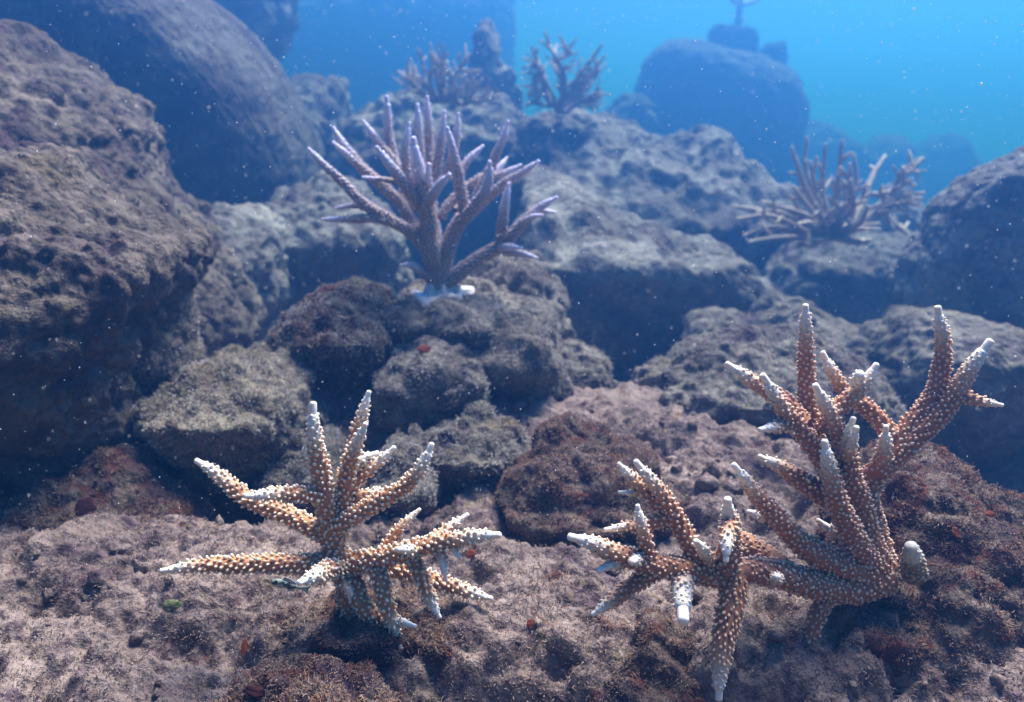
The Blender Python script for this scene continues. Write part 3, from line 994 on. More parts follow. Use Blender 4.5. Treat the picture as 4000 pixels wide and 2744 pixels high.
c6 = Conv(2100, 1100, 1900 / 1842)
c6.rs = 0.92
near_right = [
    (56, 21, [(1300, 1110, 0), (1215, 1010, -1), (1160, 900, -1.6), (1120, 790, -2), (1100, 700, -2.2), (1085, 610, -2.2)]),
    (50, 21, [(1300, 1090, 0), (1245, 930, .2), (1205, 780, .2), (1160, 630, 0), (1110, 500, -.2), (1055, 388, -.4)]),
    (54, 25, [(1310, 1080, .8), (1270, 930, 1.6), (1245, 800, 2), (1290, 715, 2), (1380, 640, 2), (1480, 550, 2), (1570, 440, 2), (1640, 330, 2), (1708, 228, 2)]),
    (42, 21, [(1360, 620, 2.4), (1440, 520, 2.8), (1505, 420, 3.2), (1535, 310, 3.4), (1530, 200, 3.4), (1518, 98, 3.4)]),
    (24, 12, [(1590, 430, 2), (1670, 452, 1.4), (1760, 468, .8)]),
    (36, 17, [(1295, 720, 1.4), (1315, 640, 1), (1322, 548, .6)]),
    (44, 19, [(1150, 790, 1.2), (1075, 660, 2.4), (1032, 500, 3), (1022, 350, 3.2), (1018, 210, 3.2), (1012, 90, 3)]),
    (44, 22, [(1180, 800, .6), (1090, 690, 0), (1000, 570, -.4), (915, 460, -.8), (850, 358, -1)]),
    (36, 18, [(1010, 540, .4), (940, 460, 1.6), (850, 405, 2.2), (780, 360, 2.6), (716, 316, 3)]),
    (24, 16, [(960, 545, -.6), (900, 552, -1.6), (838, 564, -2.6)]),
    (38, 19, [(1075, 570, .6), (1130, 480, 1), (1215, 410, 1.2), (1285, 314, 1.4)]),
    (36, 17, [(1350, 600, 2.6), (1280, 510, 3.6), (1170, 420, 4.4), (1115, 340, 4.8), (1080, 270, 5)]),
    (24, 18, [(1155, 640, -.4), (1175, 580, -.9), (1195, 516, -1.2)]),
    (22, 18, [(1165, 670, -.8), (1190, 615, -1.6), (1208, 552, -2.2)]),
    (24, 20, [(1200, 390, 1), (1215, 370, .2), (1222, 352, -.4)]),
    (58, 19, [(1270, 1110, -.6), (1140, 1070, -1.4), (1010, 1000, -2), (910, 900, -2.4), (820, 790, -2.6), (745, 692, -2.8)]),
    (46, 15, [(1150, 850, .8), (1070, 800, 1.6), (980, 745, 2.2), (905, 695, 2.6), (838, 662, 3)]),
    (66, 44, [(1320, 1120, 0), (1200, 1160, -1), (1060, 1150, -2), (920, 1110, -3), (800, 1095, -4), (700, 1105, -5)], 'join'),
    (54, 24, [(760, 1110, -4.6), (640, 1105, -5), (540, 1090, -5.4), (430, 1075, -6), (330, 1045, -6.6), (230, 1005, -7), (120, 968, -7.4)]),
    (24, 20, [(390, 1050, -6.2), (370, 1056, -7.4), (356, 1060, -8.6)]),
    (27, 19, [(350, 1050, -6.4), (285, 1070, -7), (230, 1096, -7.6)]),
    (36, 14, [(450, 1090, -5.8), (350, 1160, -6.4), (270, 1220, -7), (206, 1262, -7.4)]),
    (46, 36, [(545, 1095, -5.2), (548, 1170, -7), (550, 1235, -8.6), (550, 1288, -10)]),
    (56, 22, [(740, 1110, -4.8), (735, 1210, -6), (712, 1310, -7.2), (692, 1430, -8.4), (688, 1580, -9.6)]),
    (50, 25, [(715, 1090, -5), (730, 1000, -5.2), (732, 920, -5.6), (724, 826, -6.6)]),
    (32, 17, [(735, 905, -5.6), (722, 950, -7.6), (715, 1005, -9), (711, 1060, -9.6)]),
    (40, 19, [(640, 1100, -5), (580, 1000, -4.6), (510, 870, -4), (445, 770, -3.6), (370, 682, -3.2)]),
    (34, 14, [(520, 900, -4), (430, 810, -3), (360, 745, -2.4), (304, 690, -2)]),
    (14, 10, [(390, 800, -2.6), (350, 802, -2.6), (308, 800, -2.6)]),
    (30, 15, [(425, 1060, -6), (408, 980, -6.2), (392, 910, -6.2), (380, 850, -6)]),
    (24, 14, [(500, 890, -4), (420, 920, -4.4), (345, 928, -5), (255, 943, -5.6)]),
    (46, 40, [(960, 1120, -2.6), (880, 1050, -1), (800, 1000, 1), (740, 975, 2)], 'join'),
    (22, 18, [(900, 1130, -4), (905, 1122, -6), (908, 1118, -7.6)]),
    (36, 12, [(1100, 1180, -2), (1055, 1280, -3), (1030, 1370, -3.6), (1018, 1455, -4)]),
    (20, 15, [(1140, 960, .6), (1100, 935, 1.4), (1060, 905, 2)]),
    (24, 18, [(870, 900, -2), (830, 885, -1), (800, 876, 0)]),
    (26, 20, [(660, 1080, -5), (630, 1020, -6), (600, 985, -6.8)]),
]
coral('staghorn_coral', 'large amber coral with many upright white tipped branches on the right foreground mound', 'coral',
      (1300, 1110), 0.66, near_right, c6, M_CORAL2, knob=(0.00145, 0.0031, 0.0047), individual=300, pale_len=5.0, pale_pow=0.9, seed=202)

c2 = Conv(1100, 100, 1400 / 1860)
c2.rs = 0.80
violet = [
    (72, 30, [(830, 1450, 0), (810, 1300, 0), (770, 1130, -1), (752, 980, -2), (730, 830, -3), (700, 690, -4), (680, 585, -4.5)]),
    (62, 44, [(830, 1420, 0), (835, 1250, 0), (885, 1100, 0), (945, 985, 0)], 'join'),
    (40, 17, [(780, 1200, -1), (690, 1090, -2), (580, 1020, -3), (450, 940, -4), (350, 850, -4.5), (250, 750, -5), (140, 640, -5.5)]),
    (40, 19, [(690, 1060, 1), (620, 930, 2), (540, 850, 2), (430, 750, 2), (340, 640, 2), (266, 530, 2)]),
    (26, 16, [(460, 780, 1), (400, 730, 0), (325, 660, -1), (262, 608, -1.5)]),
    (42, 21, [(740, 960, -2), (670, 870, -4), (600, 770, -5.5), (545, 700, -6.5), (494, 630, -7)]),
    (28, 17, [(660, 820, 4), (580, 700, 5), (490, 590, 6), (424, 492, 6.5)]),
    (36, 22, [(680, 880, 5), (600, 740, 6), (556, 580, 7), (546, 368, 7)]),
    (34, 20, [(735, 880, 2), (722, 740, 3), (710, 580, 3), (705, 410, 3)]),
    (32, 18, [(770, 880, 6), (772, 740, 7), (768, 580, 8), (757, 372, 8)]),
    (30, 17, [(690, 880, 1), (648, 740, 0), (645, 620, 0), (662, 505, 0)]),
    (34, 17, [(780, 880, 4), (805, 740, 4), (828, 600, 4), (846, 445, 4)]),
    (30, 17, [(855, 800, 7), (888, 680, 7.5), (908, 560, 8), (918, 456, 8)]),
    (40, 19, [(960, 1000, -2), (930, 860, -3), (900, 700, -4), (880, 620, -4.5), (860, 530, -5)]),
    (29, 17, [(915, 800, -2), (960, 710, -1), (1046, 624, 0)]),
    (32, 18, [(1000, 920, 4), (1060, 790, 4.5), (1120, 650, 5), (1155, 570, 5), (1178, 500, 5)]),
    (38, 20, [(950, 1000, -3), (1010, 930, -5), (1060, 850, -6), (1080, 770, -6.5), (1078, 705, -7)]),
    (34, 17, [(960, 1000, 2), (1060, 900, 2), (1160, 820, 1), (1250, 765, 0), (1334, 704, -1)]),
    (34, 21, [(750, 940, -4), (790, 870, -6.5), (830, 820, -8), (872, 775, -9)]),
    (24, 21, [(780, 860, -3), (762, 790, -5), (764, 722, -6)]),
    (52, 17, [(860, 1340, 0), (940, 1270, 0), (1050, 1195, 0), (1140, 1140, 0), (1220, 1060, -.5), (1320, 960, -1), (1432, 892, -1.5)]),
    (38, 20, [(1135, 1150, 0), (1145, 1040, -1), (1160, 930, -1.5), (1182, 822, -2)]),
    (27, 16, [(1130, 1155, -1), (1180, 1150, -2), (1248, 1155, -3)]),
    (25, 15, [(1150, 1175, -1), (1240, 1185, -1.5), (1325, 1207, -2)]),
    (30, 15, [(790, 1340, 0), (730, 1280, -1), (680, 1245, -1.6), (616, 1242, -2)]),
    (30, 14, [(560, 1015, -3), (470, 1000, -4), (380, 1008, -5), (206, 1006, -6)]),
    (19, 11, [(470, 960, 0), (390, 938, 1), (278, 945, 2)]),
    (20, 14, [(1240, 1030, -1), (1300, 992, -2), (1354, 985, -3)]),
    (16, 11, [(1340, 960, 0), (1380, 965, .4), (1424, 970, .8)]),
    (30, 24, [(820, 1000, 3), (880, 910, 4), (960, 840, 5), (1050, 780, 6)], 'join'),
    (26, 16, [(1030, 800, 6), (1130, 780, 6), (1242, 726, 6)]),
    (24, 15, [(1090, 800, 7), (1130, 740, 8), (1172, 684, 9)]),
    (17, 11, [(600, 810, -4), (510, 798, -5), (418, 786, -6)]),
    (44, 30, [(815, 1330, 3), (800, 1160, 4), (785, 1000, 5), (775, 860, 6)], 'join'),
    (22, 16, [(700, 960, 5), (640, 880, 8), (600, 800, 10)]),
    (24, 18, [(900, 960, 8), (940, 880, 11), (960, 830, 13)]),
]
violet_root, violet_dense = coral('staghorn_coral', 'violet tipped branching coral fanned out on a white base in the middle', 'coral',
                                  (830, 1450), 1.22, violet, c2, M_VIOLET, knob=(0.0016, 0.0026, 0.0050), kn_base=0.03, kn_gain=0.55, individual=0, pale_len=6.5, pale_pow=0.8,
                                  tipscale=0.8, seed=303)


def white_base():
    c = at(1725, 1178, 1.22)
    n = 36
    RK = np.concatenate([ROCKS[k][0] for k in ('L3', 'L2', 'L4', 'L1')])
    V, F = [], []
    prof = [(0.019, 0.022), (0.027, 0.014), (0.036, 0.007), (0.042, 0.001), (0.0505, -0.008)]
    for r, z in prof:
        for k in range(n):
            a = 2 * math.pi * k / n
            w = 0.9 + 0.22 * math.sin(2 * a + 1) + 0.14 * math.sin(5 * a + z * 90) + 0.07 * math.sin(11 * a + 2)
            px_, py_ = c[0] + r * w * math.cos(a), c[1] + r * w * math.sin(a)
            if r > 0.021:
                dd = np.hypot(RK[:, 0] - px_, RK[:, 1] - py_)
                top = RK[dd < 0.007, 2]
                zr = (top.max() if len(top) else c[2] - 0.02) + 0.0055
                zr = min(max(zr, c[2] - 0.03), c[2] + 0.02) - (0.02 if r > 0.049 else 0)
            else:
                zr = c[2] + 0.03
            V.append((px_, py_, zr))
    for i in range(len(prof) - 1):
        for k in range(n):
            F.append((i * n + k, (i + 1) * n + k, (i + 1) * n + (k + 1) % n, i * n + (k + 1) % n))
    o = mobj('encrusting_base', V, np.array(F), plain('white_coral_crust', (0.62, 0.60, 0.64), 0.8, 0.25, 90), violet_root)
    o['label'] = 'white crust spread around the foot of the coral'


white_base()

c3 = Conv(2400, 0, 1600 / 2125)
c3.rs = 0.88
spiky = []
_b = (1110, 1230)
for (tx, ty, mx, my, dd, r0) in [
        (920, 765, 985, 960, 2, 22), (1003, 712, 990, 860, 9, 20), (1095, 748, 1080, 960, 4, 22), (1182, 728, 1160, 960, 0, 26),
        (1222, 850, 1225, 1020, -4, 24), (1240, 803, 1255, 960, 6, 20), (1225, 930, 1240, 1080, -8, 24), (765, 1045, 930, 1100, 0, 22), (612, 1070, 800, 1105, 2, 24),
        (636, 1135, 800, 1120, -4, 18), (670, 1222, 820, 1180, -6, 20), (695, 1256, 850, 1235, -10, 22), (905, 1150, 1000, 1205, -10, 20),
        (925, 968, 1010, 1080, -6, 24), (912, 1018, 980, 1110, -2, 20), (1045, 1055, 1075, 1140, -12, 24), (1200, 1055, 1140, 1120, -8, 22),
        (1330, 955, 1260, 1050, 6, 20), (1375, 1190, 1260, 1190, -8, 22), (1335, 1250, 1230, 1245, -10, 24), (1005, 1240, 1060, 1250, -12, 22)]:
    spiky.append((r0, 9, [(_b[0], _b[1], 0), ((_b[0] * .45 + mx * .55), (_b[1] * .45 + my * .55), dd * .4), (mx, my, dd * .8), (tx, ty, dd)]))
spiky += [
    (30, 12, [(1120, 1230, 2), (1260, 1180, 3), (1360, 1090, 4), (1430, 1000, 5), (1500, 910, 6), (1600, 826, 7)]),
    (20, 10, [(1440, 990, 5), (1490, 960, 3), (1546, 932, 1)]),
    (18, 9, [(1380, 1070, 4), (1480, 1020, 3), (1608, 1002, 2)]),
    (18, 9, [(1370, 1090, 4), (1460, 1060, 2), (1548, 1040, 0)]),
    (18, 9, [(1350, 1110, 4), (1420, 1095, 2), (1506, 1086, 0)]),
    (20, 9, [(1340, 1010, 3), (1380, 1012, 2), (1430, 990, 0)]),
    (16, 9, [(1460, 950, 5), (1490, 900, 4), (1500, 868, 3)]),
    (26, 12, [(1370, 1100, 4), (1440, 1160, 6), (1520, 1218, 8)]),
    (14, 8, [(1530, 885, 6), (1560, 890, 5), (1576, 896, 4)]),
]
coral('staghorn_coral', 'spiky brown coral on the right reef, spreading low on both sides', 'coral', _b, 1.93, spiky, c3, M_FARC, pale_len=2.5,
      tipscale=0.0, seed=404, sides=8, dup=1, spikes=2, spike_len=0.038)

c7 = Conv(1500, 50, 950 / 2324)
c7.rs = 0.85
farA = []
for (bx, by, tx, ty, dd, r0) in [(520, 700, 440, 290, 4, 30), (540, 700, 575, 300, 0, 34), (490, 560, 490, 420, -6, 30), (400, 680, 350, 390, 6, 30), (660, 640, 825, 395, -2, 30),
                                 (700, 560, 890, 560, 4, 26), (300, 700, 140, 560, 2, 24), (260, 690, 250, 520, 8, 22), (330, 720, 180, 600, -4, 24), (430, 720, 280, 580, -6, 24),
                                 (700, 760, 905, 580, -2, 24), (800, 860, 870, 640, -6, 26), (690, 860, 685, 690, -8, 24), (900, 860, 1140, 780, -4, 26), (960, 840, 1005, 720, 0, 20),
                                 (1000, 850, 1135, 858, -8, 20), (640, 640, 560, 480, 2, 32), (560, 640, 460, 520, 6, 28), (780, 880, 940, 620, 4, 22), (300, 760, 160, 690, -6, 20)]:
    farA.append((r0, 9, [(600 + (bx - 600) * .35, 860, dd * .2), (bx, by, dd * .6), ((bx + tx) / 2 + 8, (by + ty) / 2, dd * .8), (tx, ty, dd)]))
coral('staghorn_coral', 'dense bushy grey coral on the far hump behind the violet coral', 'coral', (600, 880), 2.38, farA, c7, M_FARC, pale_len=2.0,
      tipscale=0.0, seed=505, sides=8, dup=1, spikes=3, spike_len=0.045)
farB = []
for pts, r0 in [([(1680, 960), (1530, 640), (1470, 480), (1412, 320)], 44), ([(1680, 960), (1720, 640), (1640, 430), (1552, 245)], 44),
                ([(1660, 450), (1770, 390), (1735, 320), (1665, 215)], 26), ([(1690, 960), (1860, 640), (1960, 480), (2085, 300)], 46),
                ([(1690, 960), (1900, 720), (2010, 560), (2120, 400)], 40), ([(1720, 960), (1940, 740), (2050, 590)], 36),
                ([(1600, 900), (1480, 720), (1330, 690)], 28), ([(1540, 700), (1440, 600), (1310, 580)], 20), ([(1500, 520), (1430, 500), (1350, 518)], 18),
                ([(1700, 560), (1750, 540), (1795, 520)], 18), ([(1680, 900), (1720, 760), (1700, 640)], 34), ([(1760, 700), (1840, 640), (1900, 570)], 26),
                ([(1880, 860), (1980, 790), (2075, 760)], 20), ([(1880, 880), (1980, 850), (2070, 820)], 20), ([(1860, 900), (1980, 890), (2070, 910)], 20),
                ([(1560, 800), (1470, 790), (1400, 790)], 22), ([(1600, 880), (1540, 700), (1500, 490)], 30), ([(1590, 900), (1440, 870), (1330, 880)], 22)]:
    farB.append((r0, 10, [(x, y, (i - 1) * random.uniform(-5, 5)) for i, (x, y) in enumerate(pts)]))
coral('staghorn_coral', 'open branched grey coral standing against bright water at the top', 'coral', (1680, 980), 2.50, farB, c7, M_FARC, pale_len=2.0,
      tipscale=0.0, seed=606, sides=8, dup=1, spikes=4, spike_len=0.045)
cst = Conv(2700, 0, 600 / 1913)
coral('coral_stalk', 'thin stalk with forked top standing on the taller far block', 'coral', (580, 360), 5.0,
      [(44, 30, [(580, 380, 0), (585, 250, 0), (600, 120, 0), (610, 40, 0), (620, -120, 0)]),
       (30, 22, [(605, 80, 0), (540, 30, -4), (500, -30, -6), (500, -150, -6)]),
       (30, 20, [(605, 70, 0), (720, 40, 3), (800, 10, 6), (880, -60, 8)]),
       (26, 18, [(590, 300, 0), (630, 260, -2), (650, 235, -3)])], cst, M_FARC, tipscale=0.0, seed=707, sides=8)

# yellowish nub right of the large coral
cn = Conv(3300, 1850, 700 / 1248)
nub, _ = coral('coral_nub', 'stubby yellowish coral nub with a white cap beside the large right coral', 'coral', (470, 640), 0.655,
               [(88, 46, [(486, 700, 0), (478, 620, -1), (468, 550, -1.6), (458, 505, -1.8)])], cn,
               coral_mat('yellowish_coral_tissue', (0.19, 0.14, 0.07), (0.34, 0.27, 0.17), (0.60, 0.56, 0.48), 0.001), knob=(0.0016, 0.0022, 0.0046),
               individual=0, pale_len=1.15, tipscale=0.0, seed=808)


# ------------------------------------------------------------------ near algae, sponges, fish
def ground_hit(u, v, d0=0.40, d1=1.4):
    """first point of the built ground or near rocks on the ray of photo pixel (u, v)"""
    dg = bpy.context.evaluated_depsgraph_get()
    p = at(u, v, 0.5)
    dr = Vector(p - CAMP).normalized()
    best = None
    for (V, F) in [(SB_V, SB_F)] + [ROCKS[k] for k in ('N1', 'N2', 'N3', 'N4', 'N5', 'M2', 'L1', 'L5', 'M1')]:
        w = V - CAMP
        t = w @ np.array(dr)
        off = np.linalg.norm(w - t[:, None] * np.array(dr), axis=1)
        m = (off < 0.005 * np.maximum(t, .2) / 0.6) & (t > 0.25)
        if m.any():
            tm = t[m].min()
            if best is None or tm < best:
                best = tm
    return CAMP + np.array(dr) * (best if best else 0.7)


def pad(name, label, cat, u, v, w, h, mat, seed, tilt=0.7, thick=0.16):
    """small lobed alga or sponge pad pressed against the rock at (u, v)"""
    p = ground_hit(u, v)
    k = mpp(v, p[1])
    Dn, F = geodesic(12)
    P = Dn.copy()
    P[:, 0] *= 0.75 * w / 2 * k
    P[:, 2] *= 0.75 * h / 2 * k
    P[:, 1] *= thick * w / 2 * k
    P *= (1 + 0.5 * fbm(Dn * 1.6 + seed, 2, seed))[:, None]
    P[:, 1] += tilt * P[:, 2]
    o = mobj(name, P + p, F[:, ::-1], mat, loc=p)
    tag(o, label, cat)
    return o


M_SPONGE = plain('orange_sponge', (0.17, 0.045, 0.02), 0.9)
M_REDALGA = plain('dark_red_alga', (0.055, 0.018, 0.016), 0.6)
M_GREENALGA = plain('green_alga', (0.14, 0.145, 0.07), 0.8)
M_RUSTY = plain('rusty_alga', (0.24, 0.06, 0.025), 0.8)
M_VIOLETS = plain('violet_sponge', (0.055, 0.025, 0.085), 0.8)
M_CRUST = plain('pale_crust', (0.52, 0.47, 0.48), 0.9)
for args in [
        ('sponge', 'orange sponge spot right of the middle coral tips', 'sponge', 1840, 2165, 44, 34, M_SPONGE, 1),
        ('sponge', 'orange red sponge on the crusted ground below the middle coral right arm', 'sponge', 2075, 2438, 46, 40, M_SPONGE, 2),
        ('sponge', 'bright red sponge high on the right mound', 'sponge', 3868, 2008, 52, 26, M_SPONGE, 5),
        ('sponge', 'round red sponge in the middle of the right mound top', 'sponge', 3735, 2078, 46, 44, M_SPONGE, 6),
        ('alga_pad', 'green alga pad on the silt below the long left coral arm', 'alga', 672, 2362, 92, 44, M_GREENALGA, 11),
        ('sponge', 'dark red cup on the ledge at the far left', 'sponge', 332, 1982, 92, 78, M_REDALGA, 14),
        ('sponge', 'red sponge spot on the dark rock under the violet coral', 'sponge', 1655, 1365, 70, 34, M_SPONGE, 15),
        ('alga_pad', 'dark red brown alga blade at the bottom edge left of the middle mound', 'alga', 1000, 2695, 120, 56, M_REDALGA, 16),
        ('alga_pad', 'orange brown leaf leaning on the silt left of the middle mound', 'alga', 955, 2526, 34, 62, M_RUSTY, 18)]:
    pad(*args)


def fish():
    head, tail = at(1060, 2272, 0.585), at(1185, 2300, 0.592)
    ax = tail - head
    L = np.linalg.norm(ax)
    ax /= L
    side = np.cross(ax, (0, 0, 1))
    side /= np.linalg.norm(side)
    up = np.cross(side, ax)
    t = [0, .04, .12, .24, .4, .6, .8, .93, 1]
    hgt = [.02, .08, .125, .14, .125, .10, .07, .05, .05]
    wid = [.02, .06, .085, .085, .075, .06, .04, .02, .012]
    n = 14
    V, F = [], []
    for a, h, w in zip(t, hgt, wid):
        for k in range(n):
            q = 2 * math.pi * k / n
            V.append(head + ax * a * L + up * h * L * math.sin(q) + side * w * L * math.cos(q))
    for i in range(len(t) - 1):
        for k in range(n):
            F.append((i * n + k, i * n + (k + 1) % n, (i + 1) * n + (k + 1) % n, (i + 1) * n + k))
    root = thing('small_fish', head + ax * L * .5 - up * .14 * L, 'tiny pale green fish hiding under the left coral arm', 'fish')
    m, nn, b, out = new_mat('pale_fish_skin')
    geo = nn.nodes.new('ShaderNodeNewGeometry')
    f = nnoise(nn, geo.outputs['Position'], 260, 2)
    nn.links.new(nramp(nn, f, [(0.44, (0.05, 0.06, 0.07)), (0.52, (0.34, 0.38, 0.31)), (0.7, (0.46, 0.48, 0.42))]), b.inputs['Base Color'])
    mobj('body', V, np.array(F), m, root)
    fin = plain('fish_fin', (0.34, 0.37, 0.33), 0.6)

    def flat(name, pts, th=0.0004):
        P = [head + ax * a * L + up * c * L for a, c in pts]
        V2 = [p + side * th for p in P] + [p - side * th for p in P]
        k = len(P)
        quads = [(i, (i + 1) % k, k + (i + 1) % k, k + i) for i in range(k)]
        tris = [(0, i, i + 1) for i in range(1, k - 1)] + [(k, k + i + 1, k + i) for i in range(1, k - 1)]
        mobj(name, V2, [np.array(quads), np.array(tris)], fin, root, smooth=False)
    flat('dorsal_fin', [(.28, .12), (.34, .24), (.5, .22), (.75, .12), (.7, .07)])
    flat('tail_fin', [(.96, .04), (1.2, .14), (1.16, 0), (1.2, -.13), (.96, -.04)])
    flat('anal_fin', [(.5, -.10), (.6, -.19), (.75, -.13), (.78, -.06)])
    Dn, Fg = geodesic(5)
    ep = head + ax * .13 * L + up * .06 * L
    for s in (-1, 1):
        c = ep + side * s * .075 * L
        mobj('eye', Dn * .045 * L + c, Fg, plain('fish_eye_black', (0.01, 0.01, 0.012), 0.15, 0), root)


fish()


# ------------------------------------------------------------------ turf filaments and drifting specks
def sample_surface(V, F, n, mask_fn):
    if F.shape[1] == 4:
        F = np.concatenate([F[:, [0, 1, 2]], F[:, [0, 2, 3]]])
    a, b, c = V[F[:, 0]], V[F[:, 1]], V[F[:, 2]]
    ctr = (a + b + c) / 3
    ok = mask_fn(ctr)
    a, b, c = a[ok], b[ok], c[ok]
    fn = np.cross(b - a, c - a)
    ar = np.linalg.norm(fn, axis=1)
    fn /= ar[:, None] + 1e-12
    dist = np.linalg.norm(ctr[ok] - CAMP, axis=1)
    w = ar / dist ** 2                                   # denser where it shows larger
    idx = rng.choice(len(ar), n, p=w / w.sum())
    r1, r2 = np.sqrt(rng.random(n)), rng.random(n)
    P = a[idx] * (1 - r1)[:, None] + b[idx] * (r1 * (1 - r2))[:, None] + c[idx] * (r1 * r2)[:, None]
    return P, fn[idx]


def turf(name, label, src, n, mask, length, radius, mat):
    P, N = sample_surface(*src, n, mask)
    clump = smooth01(fbm(P * 38, 2, 91) * 1.2 + 0.55)
    Lh = length * (0.35 + 0.9 * rng.random(len(P))) * (0.35 + 0.9 * clump)
    lean_ = np.stack([fbm(P * 30 + 9, 1, 92), fbm(P * 30 + 31, 1, 93), 0.4 * np.ones(len(P))], 1)
    d1 = N + 0.7 * lean_ + rng.normal(size=P.shape) * 0.6
    d1 /= np.linalg.norm(d1, axis=1, keepdims=True)
    d2 = d1 + rng.normal(size=P.shape) * 1.1 + np.array((0, 0, -0.1))
    d2 /= np.linalg.norm(d2, axis=1, keepdims=True)
    pts = np.stack([P - N * 0.0008, P + d1 * (Lh * 0.5)[:, None], P + d1 * (Lh * 0.5)[:, None] + d2 * (Lh * 0.5)[:, None]], 1)
    cu = bpy.data.hair_curves.new(name)
    cu.add_curves([3] * len(P))
    cu.attributes['position'].data.foreach_set('vector', pts.reshape(-1).astype(np.float32))
    ra = cu.attributes.get('radius') or cu.attributes.new('radius', 'FLOAT', 'POINT')
    rr = np.tile(np.array([1.0, 0.8, 0.35]), len(P)) * np.repeat(radius * (0.6 + 0.8 * rng.random(len(P))), 3)
    ra.data.foreach_set('value', rr.astype(np.float32))
    cu.materials.append(mat)
    o = bpy.data.objects.new(name, cu)
    link(o)
    tag(o, label, 'algae', kind='stuff')
    return o


def turf_mat(name, cols, scale=22):
    m, n, b, out = new_mat(name)
    geo = n.nodes.new('ShaderNodeNewGeometry')
    f = nnoise(n, geo.outputs['Position'], scale, 4, 0.65, 0.5)
    k = len(cols)
    c = nramp(n, f, [(0.32 + 0.36 * i / (k - 1), cols[i]) for i in range(k)])
    f2 = nnoise(n, geo.outputs['Position'], 240, 2)
    c = nmix(n, 1.0, c, nramp(n, f2, [(0.3, g1(0.55)), (0.7, g1(1.3))]), 'MULTIPLY')
    n.links.new(c, b.inputs['Base Color'])
    return m


M_TURF = turf_mat('silty_turf', [(0.085, 0.052, 0.056), (0.23, 0.155, 0.14), (0.38, 0.30, 0.26), (0.31, 0.23, 0.185), (0.21, 0.092, 0.082)])
M_TURF2 = turf_mat('brown_turf', [(0.05, 0.030, 0.036), (0.16, 0.085, 0.07), (0.34, 0.24, 0.18), (0.26, 0.15, 0.10), (0.19, 0.05, 0.035)])


M_FUZZ = turf_mat('pale_silty_fuzz', [(0.13, 0.10, 0.105), (0.31, 0.27, 0.26), (0.49, 0.445, 0.42), (0.40, 0.365, 0.33), (0.26, 0.18, 0.18)])


def in_view(P, y1=1.05):
    w = P - CAMP
    f = w[:, 1] * cp + w[:, 2] * sp
    return (P[:, 1] < y1) & (f > 0.2) & (np.abs(w[:, 0]) < f * T * 1.25)


turf('algae_turf', 'short fuzzy silt covered algae turf on the foreground seabed', (SB_V, SB_F), 110000, lambda P: in_view(P), 0.0042, 0.00040, M_TURF)
for k_, n_, L_, lab in [('N1', 70000, 0.0085, 'fuzzy brown algae turf on the right foreground mound'), ('N2', 45000, 0.008, 'crumbly brown algae turf on the mound under the middle coral'),
                        ('M2', 26000, 0.007, 'purple brown algae turf on the hump between the near corals'), ('N5', 24000, 0.008, 'brown algae turf on the left ledge rock'),
                        ('N3', 12000, 0.008, 'pale fuzzy turf on the bottom edge rock'), ('N4', 14000, 0.007, 'crumbly turf on the rock at the bottom edge by the downward branch')]:
    turf('algae_turf', lab, ROCKS[k_], n_, lambda P: in_view(P), L_ * 0.6, 0.00040, M_TURF2)


for k_, n_, lab in [('L1', 9000, 'rusty fuzz on the round rock left of the coral ledge'), ('L2', 8000, 'pale fuzz on the domed rock behind the violet coral foot'),
                    ('L3', 9000, 'pale fuzz on the flat ledge under the violet coral'), ('L4', 9000, 'pale fuzz on the rounded rock right below the coral ledge'),
                    ('L5', 9000, 'dark fuzz on the knobbly rock under the coral ledge'), ('L6', 4000, 'fuzz on the small rock at the right foot of the pedestal'),
                    ('A5', 16000, 'yellowish fuzz on the low boulder left of the near middle coral'), ('A4', 7000, 'fuzz on the small upright rock under the left overhang'),
                    ('K2', 16000, 'silty fuzz on the broad boulder behind the big near coral'),
                    ('K1', 7000, 'silty fuzz on the boulder behind the tallest coral branch'), ('M1', 8000, 'silty fuzz on the low lump between the near corals'),
                    ('M3', 8000, 'silty fuzz on the rock behind the upright middle branch'), ('M4', 8000, 'silty fuzz on the rock beside the dark hollow lump')]:
    turf('algae_fuzz', lab, ROCKS[k_], n_, lambda P: in_view(P, 2.2), 0.0060, 0.00045, M_FUZZ)


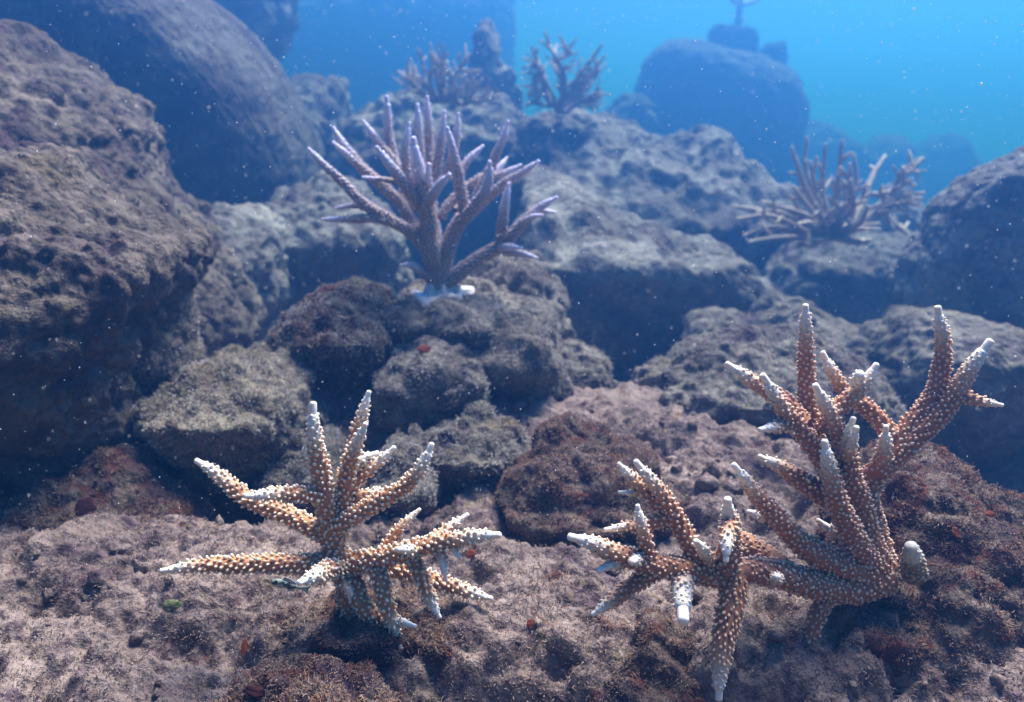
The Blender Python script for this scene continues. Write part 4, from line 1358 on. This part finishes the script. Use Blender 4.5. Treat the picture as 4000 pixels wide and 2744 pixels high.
def rubble():
    base, F0 = geodesic(3)
    VS, FS, off = [], [], 0
    idx = np.where((SB_V[:, 1] > 0.5) & (SB_V[:, 1] < 1.32))[0]
    for i in rng.choice(idx, 900):
        p = SB_V[i]
        if abs(p[0]) > 0.3 + 0.66 * p[1] or fbm((p * 9)[None], 2, 71)[0] < 0.0:
            continue
        r = 0.003 + 0.010 * rng.random() ** 3.0
        V = base * (1 + 0.55 * fbm(base * 1.5 + i, 2, 5))[:, None] * r * (0.6 + 0.8 * rng.random(3)) + p - np.array((0, 0, 0.15 * r))
        VS.append(V)
        FS.append(F0 + off)
        off += len(V)
    o = mobj('rubble', np.concatenate(VS), np.concatenate(FS), M_SEABED)
    tag(o, 'small broken rubble lying on the silt between the rocks', 'rubble', kind='stuff')


rubble()


def specks():
    Dn, F = geodesic(1)
    n = 9000
    VS, FS = [], []
    d = 0.35 + 2.4 * rng.random(n) ** 1.2
    u = rng.uniform(-150, 4150, n)
    v = rng.uniform(-150, 2300, n)
    for i in range(n):
        p = at(u[i], v[i], d[i])
        if p[2] < 0.02 + ground_h(p[0], p[1]):
            continue
        r = (0.00011 + 0.00024 * rng.random() ** 3) * (0.55 + 0.75 * d[i])
        if rng.random() < 0.02:
            r *= 2.2
        st = np.array((1, 1, 1)) + rng.random(3) * np.array((0.6, 0.6, 1.4))
        VS.append(Dn * r * st + p)
        FS.append(F + 12 * (len(VS) - 1))
    m, nn, b, out = new_mat('white_marine_snow')
    b.inputs['Base Color'].default_value = (0.9, 0.9, 0.9, 1)
    tr = nn.nodes.new('ShaderNodeBsdfTranslucent')
    tr.inputs[0].default_value = (0.95, 0.95, 0.95, 1)
    ad = nn.nodes.new('ShaderNodeMixShader')
    ad.inputs[0].default_value = 0.5
    nn.links.new(b.outputs[0], ad.inputs[1])
    nn.links.new(tr.outputs[0], ad.inputs[2])
    nn.links.new(ad.outputs[0], out.inputs[0])
    o = mobj('drifting_specks', np.concatenate(VS), np.concatenate(FS), m)
    tag(o, 'tiny white specks of marine snow drifting in the water', 'particles', kind='stuff')


specks()
